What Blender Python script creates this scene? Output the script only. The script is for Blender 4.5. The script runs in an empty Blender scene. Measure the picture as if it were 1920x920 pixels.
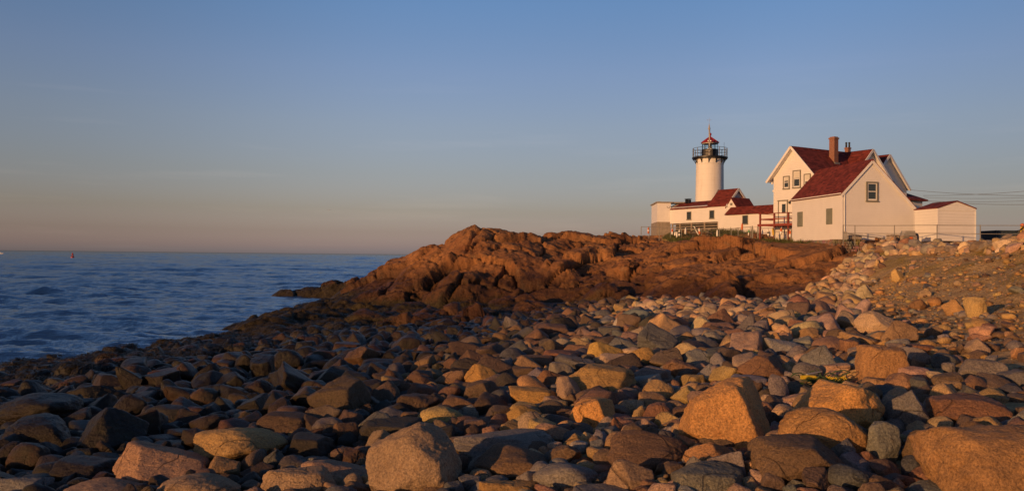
import bpy, bmesh, math, random
import numpy as np
from mathutils import Vector, Matrix

R = math.radians
scene = bpy.context.scene
COL = scene.collection

# ------------------------------------------------------------------ camera
F = 1507.0                                   # focal length in photo pixels (1920 wide)
CAM = Vector((0.0, 0.0, 5.0))
PITCH, ROLL = math.atan(18.5 / F), R(0.6)
cam_data = bpy.data.cameras.new("camera")
cam_data.sensor_width = 36.0
cam_data.lens = 36.0 * F / 1920.0
cam_data.clip_start, cam_data.clip_end = 0.1, 80000.0
cam = bpy.data.objects.new("camera", cam_data)
COL.objects.link(cam)
CAM_ROT = Matrix.Rotation(R(90) + PITCH, 3, 'X') @ Matrix.Rotation(ROLL, 3, 'Z')
cam.matrix_world = Matrix.Translation(CAM) @ CAM_ROT.to_4x4()
scene.camera = cam

# ------------------------------------------------------------------ sky and sun
SUN_AZ, SUN_EL = R(227), R(7.5)              # compass style: clockwise from +Y (the view direction)
world = bpy.data.worlds.new("World")
scene.world = world
world.use_nodes = True
wn, wl = world.node_tree.nodes, world.node_tree.links
wn.clear()
w_out = wn.new("ShaderNodeOutputWorld")
w_bg = wn.new("ShaderNodeBackground")
w_bg.inputs["Strength"].default_value = 0.15
w_sky = wn.new("ShaderNodeTexSky")
w_sky.sky_type = 'NISHITA'
w_sky.sun_disc = False
w_sky.sun_elevation = SUN_EL
w_sky.sun_rotation = SUN_AZ
w_sky.altitude = 0.0
w_sky.air_density = 1.0
w_sky.dust_density = 1.5
w_sky.ozone_density = 1.5
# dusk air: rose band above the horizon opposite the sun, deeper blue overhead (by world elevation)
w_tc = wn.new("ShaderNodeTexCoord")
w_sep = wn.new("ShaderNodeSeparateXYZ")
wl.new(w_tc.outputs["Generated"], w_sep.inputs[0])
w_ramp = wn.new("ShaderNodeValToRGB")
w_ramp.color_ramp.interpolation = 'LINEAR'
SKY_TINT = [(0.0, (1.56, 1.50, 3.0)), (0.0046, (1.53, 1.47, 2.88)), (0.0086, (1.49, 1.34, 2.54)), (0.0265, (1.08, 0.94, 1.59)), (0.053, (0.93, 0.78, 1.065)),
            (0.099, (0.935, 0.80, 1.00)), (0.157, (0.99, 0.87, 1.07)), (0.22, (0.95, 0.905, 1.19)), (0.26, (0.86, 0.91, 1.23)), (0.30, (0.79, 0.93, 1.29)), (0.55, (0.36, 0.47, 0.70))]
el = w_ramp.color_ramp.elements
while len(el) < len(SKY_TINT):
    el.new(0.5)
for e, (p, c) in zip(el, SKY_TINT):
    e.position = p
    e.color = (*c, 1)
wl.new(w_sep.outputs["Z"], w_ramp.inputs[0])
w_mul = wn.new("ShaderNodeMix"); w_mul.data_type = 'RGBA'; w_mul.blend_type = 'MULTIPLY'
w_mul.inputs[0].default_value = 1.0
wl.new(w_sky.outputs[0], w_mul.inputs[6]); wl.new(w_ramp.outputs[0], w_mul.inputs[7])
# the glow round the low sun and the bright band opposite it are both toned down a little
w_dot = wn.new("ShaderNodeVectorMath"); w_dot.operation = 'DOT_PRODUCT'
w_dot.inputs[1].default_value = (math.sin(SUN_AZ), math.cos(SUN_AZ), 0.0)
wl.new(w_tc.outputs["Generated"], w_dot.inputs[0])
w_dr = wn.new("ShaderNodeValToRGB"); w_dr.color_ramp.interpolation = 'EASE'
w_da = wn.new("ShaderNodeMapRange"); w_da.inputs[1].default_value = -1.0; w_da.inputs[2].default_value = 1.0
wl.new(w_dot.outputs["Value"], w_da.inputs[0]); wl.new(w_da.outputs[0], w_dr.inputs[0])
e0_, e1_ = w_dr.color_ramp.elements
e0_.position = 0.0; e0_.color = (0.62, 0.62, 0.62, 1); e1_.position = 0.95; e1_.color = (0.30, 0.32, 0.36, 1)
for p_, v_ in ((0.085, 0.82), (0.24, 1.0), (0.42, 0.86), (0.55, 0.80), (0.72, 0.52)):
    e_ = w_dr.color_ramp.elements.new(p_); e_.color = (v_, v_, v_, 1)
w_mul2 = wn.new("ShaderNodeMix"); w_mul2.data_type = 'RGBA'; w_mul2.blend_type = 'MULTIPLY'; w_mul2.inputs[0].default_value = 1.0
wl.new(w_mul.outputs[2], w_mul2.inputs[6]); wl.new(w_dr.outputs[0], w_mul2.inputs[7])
# thin streaks of cirrus low in the sky
w_map = wn.new("ShaderNodeMapping"); w_map.inputs["Scale"].default_value = (1.3, 1.3, 16.0)
w_map.inputs["Rotation"].default_value = (R(2.5), R(-3.5), 0)
wl.new(w_tc.outputs["Generated"], w_map.inputs[0])
w_noise = wn.new("ShaderNodeTexNoise"); w_noise.inputs["Scale"].default_value = 2.6
w_noise.inputs["Detail"].default_value = 6.0; w_noise.inputs["Roughness"].default_value = 0.55
wl.new(w_map.outputs[0], w_noise.inputs["Vector"])
w_nr = wn.new("ShaderNodeMapRange"); w_nr.inputs[1].default_value = 0.57; w_nr.inputs[2].default_value = 0.80
w_nr.inputs[3].default_value = 0.0; w_nr.inputs[4].default_value = 0.24
wl.new(w_noise.outputs[0], w_nr.inputs[0])
w_band = wn.new("ShaderNodeMapRange"); w_band.interpolation_type = 'SMOOTHSTEP'
w_band.inputs[1].default_value = 0.30; w_band.inputs[2].default_value = 0.10
wl.new(w_sep.outputs["Z"], w_band.inputs[0])
w_fac = wn.new("ShaderNodeMath"); w_fac.operation = 'MULTIPLY'
wl.new(w_nr.outputs[0], w_fac.inputs[0]); wl.new(w_band.outputs[0], w_fac.inputs[1])
w_cl = wn.new("ShaderNodeMix"); w_cl.data_type = 'RGBA'; w_cl.blend_type = 'ADD'
w_cl.inputs[7].default_value = (1.1, 0.8, 0.6, 1)
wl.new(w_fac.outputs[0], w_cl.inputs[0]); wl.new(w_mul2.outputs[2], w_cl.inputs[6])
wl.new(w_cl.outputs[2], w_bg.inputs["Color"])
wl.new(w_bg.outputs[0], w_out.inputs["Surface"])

SUN_DIR = Vector((math.sin(SUN_AZ) * math.cos(SUN_EL), math.cos(SUN_AZ) * math.cos(SUN_EL), math.sin(SUN_EL)))
sun_data = bpy.data.lights.new("sun", 'SUN')
sun_data.energy = 3.5
sun_data.angle = R(0.6)
sun_data.color = (1.0, 0.51, 0.20)
sun = bpy.data.objects.new("sun", sun_data)
sun.rotation_euler = (-SUN_DIR).to_track_quat('-Z', 'Y').to_euler()
sun.location = (-40, -30, 30)
COL.objects.link(sun)

vs = scene.view_settings
vs.view_transform = 'Standard'; vs.look = 'None'; vs.gamma = 1.0; vs.use_curve_mapping = False
vs.exposure = 0.0
scene.cycles.max_bounces = 6
scene.cycles.use_denoising = True

# ------------------------------------------------------------------ helpers
def ray(px, py):
    d = CAM_ROT @ Vector(((px - 960.0) / F, (460.0 - py) / F, -1.0))
    return d / d.y                            # scaled so that d.y == 1
def at(px, py, Y):
    return CAM + ray(px, py) * Y
def project(p):
    q = CAM_ROT.transposed() @ (Vector(p) - CAM)
    return 960 + F * q.x / -q.z, 460 - F * q.y / -q.z

def _h(ix, iy, iz, seed):
    h = (ix.astype(np.uint32) * np.uint32(374761393) + iy.astype(np.uint32) * np.uint32(668265263)
         + iz.astype(np.uint32) * np.uint32(2147483647 & 1274126177) + np.uint32((seed * 974634777 + 12345) & 0xffffffff))
    h = (h ^ (h >> np.uint32(13))) * np.uint32(1274126177)
    h = (h ^ (h >> np.uint32(16))) * np.uint32(2246822519)
    return h ^ (h >> np.uint32(13))
def perlin(P, seed=0):
    P = np.asarray(P, dtype=np.float64)
    i = np.floor(P).astype(np.int64); f = P - i
    u = f * f * f * (f * (f * 6 - 15) + 10)
    out = 0.0
    for dx in (0, 1):
        wx = u[:, 0] if dx else 1 - u[:, 0]
        for dy in (0, 1):
            wy = u[:, 1] if dy else 1 - u[:, 1]
            for dz in (0, 1):
                wz = u[:, 2] if dz else 1 - u[:, 2]
                h = _h(i[:, 0] + dx, i[:, 1] + dy, i[:, 2] + dz, seed)
                gx = (h & np.uint32(1023)).astype(np.float64) / 511.5 - 1
                gy = ((h >> np.uint32(10)) & np.uint32(1023)).astype(np.float64) / 511.5 - 1
                gz = ((h >> np.uint32(20)) & np.uint32(1023)).astype(np.float64) / 511.5 - 1
                out = out + wx * wy * wz * (gx * (f[:, 0] - dx) + gy * (f[:, 1] - dy) + gz * (f[:, 2] - dz))
    return out
def fbm(P, octaves=4, seed=0, gain=0.5, ridged=False):
    a, s, out = 1.0, 1.0, 0.0
    for k in range(octaves):
        n = perlin(P * s + 17.3 * k, seed + k)
        out = out + a * (0.35 - np.abs(n) * 1.4 if ridged else n)
        a *= gain; s *= 2.03
    return out
def p2(x, y, s):
    x = np.asarray(x, float); y = np.asarray(y, float)
    return np.stack([x.ravel() / s, y.ravel() / s, np.zeros(x.size) + 0.37], 1)
def worley2(x, y, seed=0):
    """distance to the nearest cell edge, and four random numbers of the cell, for points x, y"""
    ix, iy = np.floor(x).astype(np.int64), np.floor(y).astype(np.int64)
    z0 = np.zeros_like(ix)
    b1 = np.full(x.shape, 9.0); b2 = np.full(x.shape, 9.0); hid = np.zeros(x.shape, np.uint32)
    cx = np.zeros(x.shape); cy = np.zeros(x.shape)
    for dx in (-1, 0, 1):
        for dy in (-1, 0, 1):
            h = _h(ix + dx, iy + dy, z0, seed)
            px = ix + dx + (h & np.uint32(1023)) / 1023.0
            py = iy + dy + ((h >> np.uint32(10)) & np.uint32(1023)) / 1023.0
            d = np.hypot(px - x, py - y)
            near = d < b1
            b2 = np.where(near, b1, np.minimum(b2, d))
            b1 = np.where(near, d, b1); hid = np.where(near, h, hid)
            cx = np.where(near, px, cx); cy = np.where(near, py, cy)
    r = [((_h(hid.astype(np.int64), z0, z0, k + 5) & np.uint32(65535)) / 65535.0) for k in range(3)]
    return b2 - b1, r, x - cx, y - cy
def worley3(P, seed=0):
    """as worley2 in three dimensions: edge distance, three random numbers, offset from the cell's seed"""
    I = np.floor(P).astype(np.int64); n = len(P)
    b1 = np.full(n, 9.0); b2 = np.full(n, 9.0); hid = np.zeros(n, np.uint32); C = np.zeros((n, 3))
    for dx in (-1, 0, 1):
        for dy in (-1, 0, 1):
            for dz in (-1, 0, 1):
                h = _h(I[:, 0] + dx, I[:, 1] + dy, I[:, 2] + dz, seed)
                q = np.stack([I[:, 0] + dx + (h & np.uint32(1023)) / 1023.0, I[:, 1] + dy + ((h >> np.uint32(10)) & np.uint32(1023)) / 1023.0,
                              I[:, 2] + dz + ((h >> np.uint32(20)) & np.uint32(1023)) / 1023.0], 1)
                d = np.sqrt(((q - P) ** 2).sum(1)); near = d < b1
                b2 = np.where(near, b1, np.minimum(b2, d)); b1 = np.where(near, d, b1)
                hid = np.where(near, h, hid); C[near] = q[near]
    z0 = np.zeros(n, np.int64)
    r = [((_h(hid.astype(np.int64), z0, z0, k + 5) & np.uint32(65535)) / 65535.0) for k in range(4)]
    return b2 - b1, r, P - C
def sstep(t):
    t = np.clip(t, 0, 1)
    return t * t * (3 - 2 * t)

def mesh_from(name, V, Fc, mat=None, smooth=True, col=None):
    me = bpy.data.meshes.new(name)
    V = np.asarray(V, np.float32)
    if isinstance(Fc, np.ndarray):
        n, k = Fc.shape
        me.vertices.add(len(V)); me.vertices.foreach_set("co", V.ravel())
        me.loops.add(n * k); me.loops.foreach_set("vertex_index", Fc.astype(np.int32).ravel())
        me.polygons.add(n)
        me.polygons.foreach_set("loop_start", np.arange(0, n * k, k, dtype=np.int32))
        me.polygons.foreach_set("loop_total", np.full(n, k, np.int32))
        me.update(calc_edges=True)
    else:
        me.from_pydata([tuple(map(float, v)) for v in V], [], Fc)
    if smooth:
        me.polygons.foreach_set("use_smooth", np.ones(len(me.polygons), bool))
    if col is not None:
        a = me.color_attributes.new("col", 'FLOAT_COLOR', 'POINT')
        a.data.foreach_set("color", np.asarray(col, np.float32).ravel())
    if mat:
        me.materials.append(mat)
    me.update()
    return me
def link(name, me, parent=None):
    o = bpy.data.objects.new(name, me)
    COL.objects.link(o)
    if parent:
        o.parent = parent
    return o
def tag(o, label=None, cat=None, group=None, kind=None):
    if label: o["label"] = label
    if cat: o["category"] = cat
    if group: o["group"] = group
    if kind: o["kind"] = kind
    return o
def thing(name, label, cat, loc=(0, 0, 0), rz=0.0, group=None):
    o = bpy.data.objects.new(name, None)
    o.empty_display_size = 0.3
    COL.objects.link(o)
    o.location = loc; o.rotation_euler = (0, 0, rz)
    return tag(o, label, cat, group)

class MB:
    """collects simple solids in one mesh"""
    def __init__(self):
        self.v, self.f = [], []
    def add(self, vs_, fs):
        b = len(self.v)
        self.v += [tuple(v) for v in vs_]
        self.f += [tuple(b + i for i in f) for f in fs]
        return self
    def box(self, x0, x1, y0, y1, z0, z1):
        return self.add([(x0, y0, z0), (x1, y0, z0), (x1, y1, z0), (x0, y1, z0), (x0, y0, z1), (x1, y0, z1), (x1, y1, z1), (x0, y1, z1)],
                        [(0, 3, 2, 1), (4, 5, 6, 7), (0, 1, 5, 4), (1, 2, 6, 5), (2, 3, 7, 6), (3, 0, 4, 7)])
    def bar(self, a, b, w, h=None, up=(0, 0, 1)):
        a, b = Vector(a), Vector(b); h = h or w
        d = (b - a).normalized(); u = Vector(up)
        if abs(d.dot(u)) > 0.98: u = Vector((1, 0, 0))
        s = d.cross(u).normalized() * w / 2; t = s.cross(d).normalized() * h / 2
        return self.add([a - s - t, a + s - t, a + s + t, a - s + t, b - s - t, b + s - t, b + s + t, b - s + t],
                        [(0, 3, 2, 1), (4, 5, 6, 7), (0, 1, 5, 4), (1, 2, 6, 5), (2, 3, 7, 6), (3, 0, 4, 7)][::1])
    def tube(self, pts, r, n=8):
        pts = [Vector(p) for p in pts]
        rs = r if isinstance(r, (list, tuple)) else [r] * len(pts)
        rings = []
        for i, p in enumerate(pts):
            d = (pts[min(i + 1, len(pts) - 1)] - pts[max(i - 1, 0)]).normalized()
            u = Vector((0, 0, 1)) if abs(d.z) < 0.9 else Vector((1, 0, 0))
            s = d.cross(u).normalized(); t = s.cross(d)
            rings.append([p + (s * math.cos(2 * math.pi * k / n) + t * math.sin(2 * math.pi * k / n)) * rs[i] for k in range(n)])
        vs_ = [q for ring in rings for q in ring]
        fs = [(i * n + k, i * n + (k + 1) % n, (i + 1) * n + (k + 1) % n, (i + 1) * n + k) for i in range(len(pts) - 1) for k in range(n)]
        fs += [tuple(range(n))[::-1], tuple((len(pts) - 1) * n + k for k in range(n))]
        return self.add(vs_, fs)
    def lathe(self, prof, n=32, c=(0, 0, 0)):
        vs_ = [(c[0] + r * math.cos(2 * math.pi * k / n), c[1] + r * math.sin(2 * math.pi * k / n), c[2] + z) for r, z in prof for k in range(n)]
        fs = [(i * n + k, i * n + (k + 1) % n, (i + 1) * n + (k + 1) % n, (i + 1) * n + k) for i in range(len(prof) - 1) for k in range(n)]
        fs += [tuple(range(n))[::-1], tuple((len(prof) - 1) * n + k for k in range(n))]
        return self.add(vs_, fs)
    def slab(self, quad, th):
        """a flat plate of thickness th below the polygon quad"""
        q = [Vector(p) for p in quad]
        nrm = (q[1] - q[0]).cross(q[2] - q[1]).normalized()
        if nrm.z < 0: q = q[::-1]; nrm = -nrm
        n = len(q)
        vs_ = q + [p - nrm * th for p in q]
        return self.add(vs_, [tuple(range(n)), tuple(range(2 * n - 1, n - 1, -1))] + [(i, i + n, (i + 1) % n + n, (i + 1) % n) for i in range(n)])
    def prism(self, poly, d):
        """extrudes polygon poly (3-D points) by vector d"""
        q = [Vector(p) for p in poly]; d = Vector(d); n = len(q)
        return self.add(q + [p + d for p in q], [tuple(range(n))[::-1], tuple(range(n, 2 * n))] + [(i, (i + 1) % n, (i + 1) % n + n, i + n) for i in range(n)])
    def build(self, name, mat, parent=None, smooth=False, bevel=0.0):
        bm = bmesh.new()
        bv = [bm.verts.new(v) for v in self.v]
        for f in self.f:
            try: bm.faces.new([bv[i] for i in f])
            except ValueError: pass
        bmesh.ops.recalc_face_normals(bm, faces=bm.faces)
        if bevel:
            bmesh.ops.bevel(bm, geom=[e for e in bm.edges if e.calc_face_angle(0) > 0.5], offset=bevel, segments=2, affect='EDGES', clamp_overlap=True)
        me = bpy.data.meshes.new(name)
        bm.to_mesh(me); bm.free()
        if smooth:
            me.polygons.foreach_set("use_smooth", np.ones(len(me.polygons), bool))
            me.set_sharp_from_angle(angle=R(35))
        me.materials.append(mat)
        return link(name, me, parent)

# ------------------------------------------------------------------ materials
class NT:
    def __init__(self, name):
        self.m = bpy.data.materials.new(name); self.m.use_nodes = True
        self.n = self.m.node_tree.nodes; self.l = self.m.node_tree.links
        self.b = self.n["Principled BSDF"]
    def node(self, t, **kw):
        n = self.n.new(t)
        for k, v in kw.items():
            setattr(n, k, v)
        return n
    def set(self, n, **kw):
        for k, v in kw.items():
            n.inputs[k].default_value = v
        return n
    def link(self, a, b):
        self.l.new(a, b); return self
    def noise(self, vec, scale, detail=4.0, rough=0.55):
        n = self.n.new("ShaderNodeTexNoise")
        n.inputs["Scale"].default_value = scale; n.inputs["Detail"].default_value = detail; n.inputs["Roughness"].default_value = rough
        self.l.new(vec, n.inputs["Vector"]); return n.outputs[0]
    def rng(self, v, a, b, c, d, smooth=False):
        n = self.n.new("ShaderNodeMapRange")
        if smooth: n.interpolation_type = 'SMOOTHSTEP'
        for i, x in zip((1, 2, 3, 4), (a, b, c, d)): n.inputs[i].default_value = x
        self.l.new(v, n.inputs[0]); return n.outputs[0]
    def math(self, op, a, b):
        n = self.n.new("ShaderNodeMath"); n.operation = op
        for i, x in enumerate((a, b)):
            if isinstance(x, (int, float)): n.inputs[i].default_value = x
            else: self.l.new(x, n.inputs[i])
        return n.outputs[0]
    def mix(self, f, a, b, blend='MIX'):
        n = self.n.new("ShaderNodeMix"); n.data_type = 'RGBA'; n.blend_type = blend
        for i, x in ((0, f), (6, a), (7, b)):
            if isinstance(x, (int, float)): n.inputs[i].default_value = x
            elif isinstance(x, tuple): n.inputs[i].default_value = (*x, 1)
            else: self.l.new(x, n.inputs[i])
        return n.outputs[2]
    def bump(self, h, strength=0.5, dist=0.02, normal=None):
        n = self.n.new("ShaderNodeBump"); n.inputs["Strength"].default_value = strength; n.inputs["Distance"].default_value = dist
        self.l.new(h, n.inputs["Height"])
        if normal is not None: self.l.new(normal, n.inputs["Normal"])
        return n.outputs[0]
    def pos(self):
        return self.n.new("ShaderNodeNewGeometry").outputs["Position"]
    def obj(self):
        return self.n.new("ShaderNodeTexCoord").outputs["Object"]

def simple(name, c, rough=0.7, metal=0.0, var=0.12, scale=3.0, bump=0.0, spec=0.5):
    t = NT(name); p = t.obj()
    n = t.noise(p, scale, 5.0, 0.6)
    t.link(t.mix(t.rng(n, 0.3, 0.7, 0, 1), tuple(x * (1 - var) for x in c), tuple(min(1, x * (1 + var)) for x in c)), t.b.inputs["Base Color"])
    t.b.inputs["Roughness"].default_value = rough; t.b.inputs["Metallic"].default_value = metal
    t.b.inputs["Specular IOR Level"].default_value = spec
    if bump: t.link(t.bump(t.noise(p, scale * 8, 4.0), bump, 0.01), t.b.inputs["Normal"])
    return t.m

def rock_material():
    t = NT("granite_boulder"); p = t.pos()
    an = t.node("ShaderNodeAttribute", attribute_name="col"); a = an.outputs["Color"]
    big = t.noise(p, 2.3, 5.0, 0.6); mid = t.noise(p, 9.0, 5.0, 0.65); fine = t.noise(p, 60.0, 4.0, 0.75)
    c = t.mix(1.0, a, t.mix(t.rng(big, 0.3, 0.7, 0, 1), (0.72, 0.70, 0.70), (1.22, 1.18, 1.1)), 'MULTIPLY')
    c = t.mix(t.rng(mid, 0.56, 0.72, 0, 0.5), c, t.mix(1.0, c, (0.62, 0.5, 0.4), 'MULTIPLY'))
    ck = t.math('ABSOLUTE', t.math('SUBTRACT', t.noise(p, 1.1, 2.5, 0.45), 0.5), 0.0)
    line = t.math('MULTIPLY', t.rng(ck, 0.0, 0.006, 1.0, 0.0), t.rng(t.noise(p, 0.9, 2.0), 0.46, 0.56, 0, 1))
    c = t.mix(t.math('MULTIPLY', line, 0.5), c, t.mix(1.0, c, (0.30, 0.26, 0.24), 'MULTIPLY'))
    c = t.mix(t.rng(t.noise(p, 5.5, 6.0, 0.7), 0.62, 0.72, 0, 0.45), c, t.mix(0.5, c, (0.34, 0.31, 0.24)))
    c = t.mix(1.0, c, t.mix(t.rng(fine, 0.35, 0.65, 0, 1), (0.58, 0.58, 0.60), (1.40, 1.38, 1.34)), 'MULTIPLY')
    # wet, algae-grown stones below the tide line; reaches higher to paint in low-sun shade
    z = t.node("ShaderNodeSeparateXYZ"); t.link(p, z.inputs[0])
    zz = t.math('ADD', t.math('ADD', z.outputs["Z"], t.math('MULTIPLY', z.outputs["X"], 0.12)), t.math('MULTIPLY', t.math('SUBTRACT', t.noise(p, 0.55, 4.0), 0.5), 1.8))
    wet = t.math('MULTIPLY', t.rng(zz, 3.2, 2.1, 0, 1, True), an.outputs["Alpha"])
    c = t.mix(wet, c, t.mix(1.0, c, (0.30, 0.275, 0.26), 'MULTIPLY'))
    alg = t.math('MULTIPLY', wet, t.rng(t.noise(p, 3.1, 5.0, 0.7), 0.5, 0.62, 0, 0.7))
    c = t.mix(alg, c, (0.040, 0.036, 0.018))
    t.link(c, t.b.inputs["Base Color"])
    t.link(t.rng(wet, 0, 1, 0.85, 0.42), t.b.inputs["Roughness"])
    t.b.inputs["Specular IOR Level"].default_value = 0.35
    h1 = t.bump(mid, 0.6, 0.06)
    cr = t.noise(p, 30.0, 6.0, 0.7)
    h1 = t.bump(t.math('SUBTRACT', 1.0, line), 0.8, 0.04, h1)
    t.link(t.bump(fine, 0.6, 0.012, t.bump(cr, 0.7, 0.022, h1)), t.b.inputs["Normal"])
    return t.m
def headland_material():
    t = NT("granite_headland"); p = t.pos()
    a = t.node("ShaderNodeAttribute", attribute_name="col").outputs["Color"]
    big = t.noise(p, 0.35, 6.0, 0.6); mid = t.noise(p, 1.6, 6.0, 0.7); fine = t.noise(p, 14.0, 4.0, 0.7)
    c = t.mix(t.rng(big, 0.35, 0.65, 0, 1), (0.245, 0.106, 0.044), (0.42, 0.205, 0.080))
    c = t.mix(t.rng(mid, 0.50, 0.62, 0, 0.80), c, (0.125, 0.066, 0.036))
    c = t.mix(t.rng(t.noise(p, 0.8, 5.0, 0.7), 0.60, 0.70, 0, 0.55), c, (0.44, 0.27, 0.14))
    c = t.mix(t.rng(fine, 0.3, 0.7, 0, 1), t.mix(1.0, c, (0.8, 0.8, 0.8), 'MULTIPLY'), t.mix(1.0, c, (1.2, 1.18, 1.15), 'MULTIPLY'))
    z = t.node("ShaderNodeSeparateXYZ"); t.link(p, z.inputs[0])
    zz = t.math('ADD', z.outputs["Z"], t.math('MULTIPLY', t.math('SUBTRACT', t.noise(p, 0.3, 5.0), 0.5), 3.0))
    wet = t.rng(zz, 4.7, 2.5, 0, 1, True)
    c = t.mix(wet, c, t.mix(1.0, c, (0.28, 0.28, 0.29), 'MULTIPLY'))
    weed = t.math('MULTIPLY', t.rng(zz, 2.0, 1.3, 0, 1, True), 0.92)
    c = t.mix(weed, c, t.mix(t.rng(t.noise(p, 5.0, 6.0, 0.7), 0.35, 0.65, 0, 1), (0.018, 0.014, 0.007), (0.060, 0.048, 0.018)))
    c = t.mix(1.0, c, a, 'MULTIPLY')
    t.link(c, t.b.inputs["Base Color"])
    t.link(t.rng(wet, 0, 1, 0.9, 0.55), t.b.inputs["Roughness"])
    t.b.inputs["Specular IOR Level"].default_value = 0.3
    rr_ = t.node("ShaderNodeTexNoise", noise_type='RIDGED_MULTIFRACTAL'); rr_.inputs["Scale"].default_value = 1.1; rr_.inputs["Detail"].default_value = 7.0; t.link(p, rr_.inputs["Vector"])
    t.link(t.bump(fine, 0.7, 0.05, t.bump(mid, 0.8, 0.30, t.bump(rr_.outputs[0], 0.9, 0.18))), t.b.inputs["Normal"])
    return t.m
def ground_material():
    t = NT("beach_and_bank_earth"); p = t.pos()
    z = t.node("ShaderNodeSeparateXYZ"); t.link(p, z.inputs[0])
    n1 = t.noise(p, 0.45, 6.0, 0.6); n2 = t.noise(p, 3.0, 6.0, 0.65); n3 = t.noise(p, 22.0, 5.0, 0.75)
    c = t.mix(t.rng(n2, 0.35, 0.65, 0, 1), (0.44, 0.29, 0.13), (0.66, 0.47, 0.235))
    grassy = t.math('MULTIPLY', t.rng(n1, 0.46, 0.60, 0, 1, True), t.rng(z.outputs["Z"], 4.0, 5.0, 0, 0.85))
    c = t.mix(grassy, c, t.mix(t.rng(n2, 0.4, 0.6, 0, 1), (0.44, 0.29, 0.055), (0.31, 0.235, 0.055)))
    c = t.mix(t.rng(n3, 0.3, 0.7, 0, 1), t.mix(1.0, c, (0.55, 0.55, 0.55), 'MULTIPLY'), t.mix(1.0, c, (1.3, 1.28, 1.25), 'MULTIPLY'))
    low = t.rng(z.outputs["Z"], 3.25, 2.7, 0, 1, True)
    v = t.node("ShaderNodeTexVoronoi"); v.inputs["Scale"].default_value = 9.0; t.link(p, v.inputs["Vector"])
    peb = t.mix(1.0, t.mix(0.75, (0.085, 0.068, 0.052), v.outputs["Color"], 'MULTIPLY'), (0.9, 0.75, 0.62), 'MULTIPLY')
    c = t.mix(low, c, peb)
    t.link(c, t.b.inputs["Base Color"]); t.b.inputs["Roughness"].default_value = 0.92
    t.b.inputs["Specular IOR Level"].default_value = 0.2
    hv = t.rng(v.outputs["Distance"], 0.0, 0.6, 1, 0)
    hb = t.bump(hv, 0.7, 0.05)
    t.link(t.bump(n3, 0.9, 0.045, t.bump(n2, 0.7, 0.12, hb)), t.b.inputs["Normal"])
    return t.m
def water_material():
    t = NT("sea_water"); p = t.pos()
    mp = t.node("ShaderNodeMapping"); mp.inputs["Scale"].default_value = (0.38, 1.0, 1.0); mp.inputs["Rotation"].default_value = (0, 0, R(-8))
    t.link(p, mp.inputs[0])
    b = t.bump(t.noise(mp.outputs[0], 1.6, 5.0, 0.6), 1.0, 0.16)
    b = t.bump(t.noise(mp.outputs[0], 0.35, 3.0, 0.5), 1.0, 0.28, b)
    b = t.bump(t.noise(mp.outputs[0], 5.0, 3.0, 0.6), 0.7, 0.03, b)
    # wind roughened water never reflects as much at grazing angles as a flat sheet: the Fresnel share is capped
    fr = t.node("ShaderNodeFresnel"); fr.inputs["IOR"].default_value = 1.33; t.link(b, fr.inputs["Normal"])
    gl = t.node("ShaderNodeBsdfGlossy"); gl.inputs["Color"].default_value = (0.80, 0.88, 1.0, 1); gl.inputs["Roughness"].default_value = 0.07; t.link(b, gl.inputs["Normal"])
    df = t.node("ShaderNodeBsdfDiffuse"); df.inputs["Color"].default_value = (0.007, 0.017, 0.034, 1); t.link(b, df.inputs["Normal"])
    mx = t.node("ShaderNodeMixShader"); t.link(t.math('MINIMUM', fr.outputs[0], 0.54), mx.inputs[0]); t.link(df.outputs[0], mx.inputs[1]); t.link(gl.outputs[0], mx.inputs[2])
    t.link(mx.outputs[0], t.n["Material Output"].inputs["Surface"])
    return t.m
def siding(name, c, pitch=0.14, strength=0.55):
    t = NT(name); p = t.obj()
    s = t.node("ShaderNodeSeparateXYZ"); t.link(p, s.inputs[0])
    fr = t.math('FRACT', t.math('DIVIDE', s.outputs["Z"], pitch), 0.0)
    n = t.noise(p, 1.3, 6.0, 0.65); n2 = t.noise(p, 14.0, 4.0)
    col = t.mix(t.rng(n, 0.3, 0.7, 0, 1), tuple(x * 0.93 for x in c), c)
    col = t.mix(t.rng(n2, 0.58, 0.8, 0, 0.25), col, tuple(x * 0.8 for x in c))
    gap = t.rng(fr, 0.0, 0.14, 0.28, 0.0)
    col = t.mix(gap, col, tuple(x * 0.45 for x in c))
    t.link(col, t.b.inputs["Base Color"]); t.b.inputs["Roughness"].default_value = 0.55
    t.b.inputs["Specular IOR Level"].default_value = 0.3
    t.link(t.bump(t.math('SUBTRACT', 1.0, fr), strength, 0.018), t.b.inputs["Normal"])
    return t.m
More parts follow.
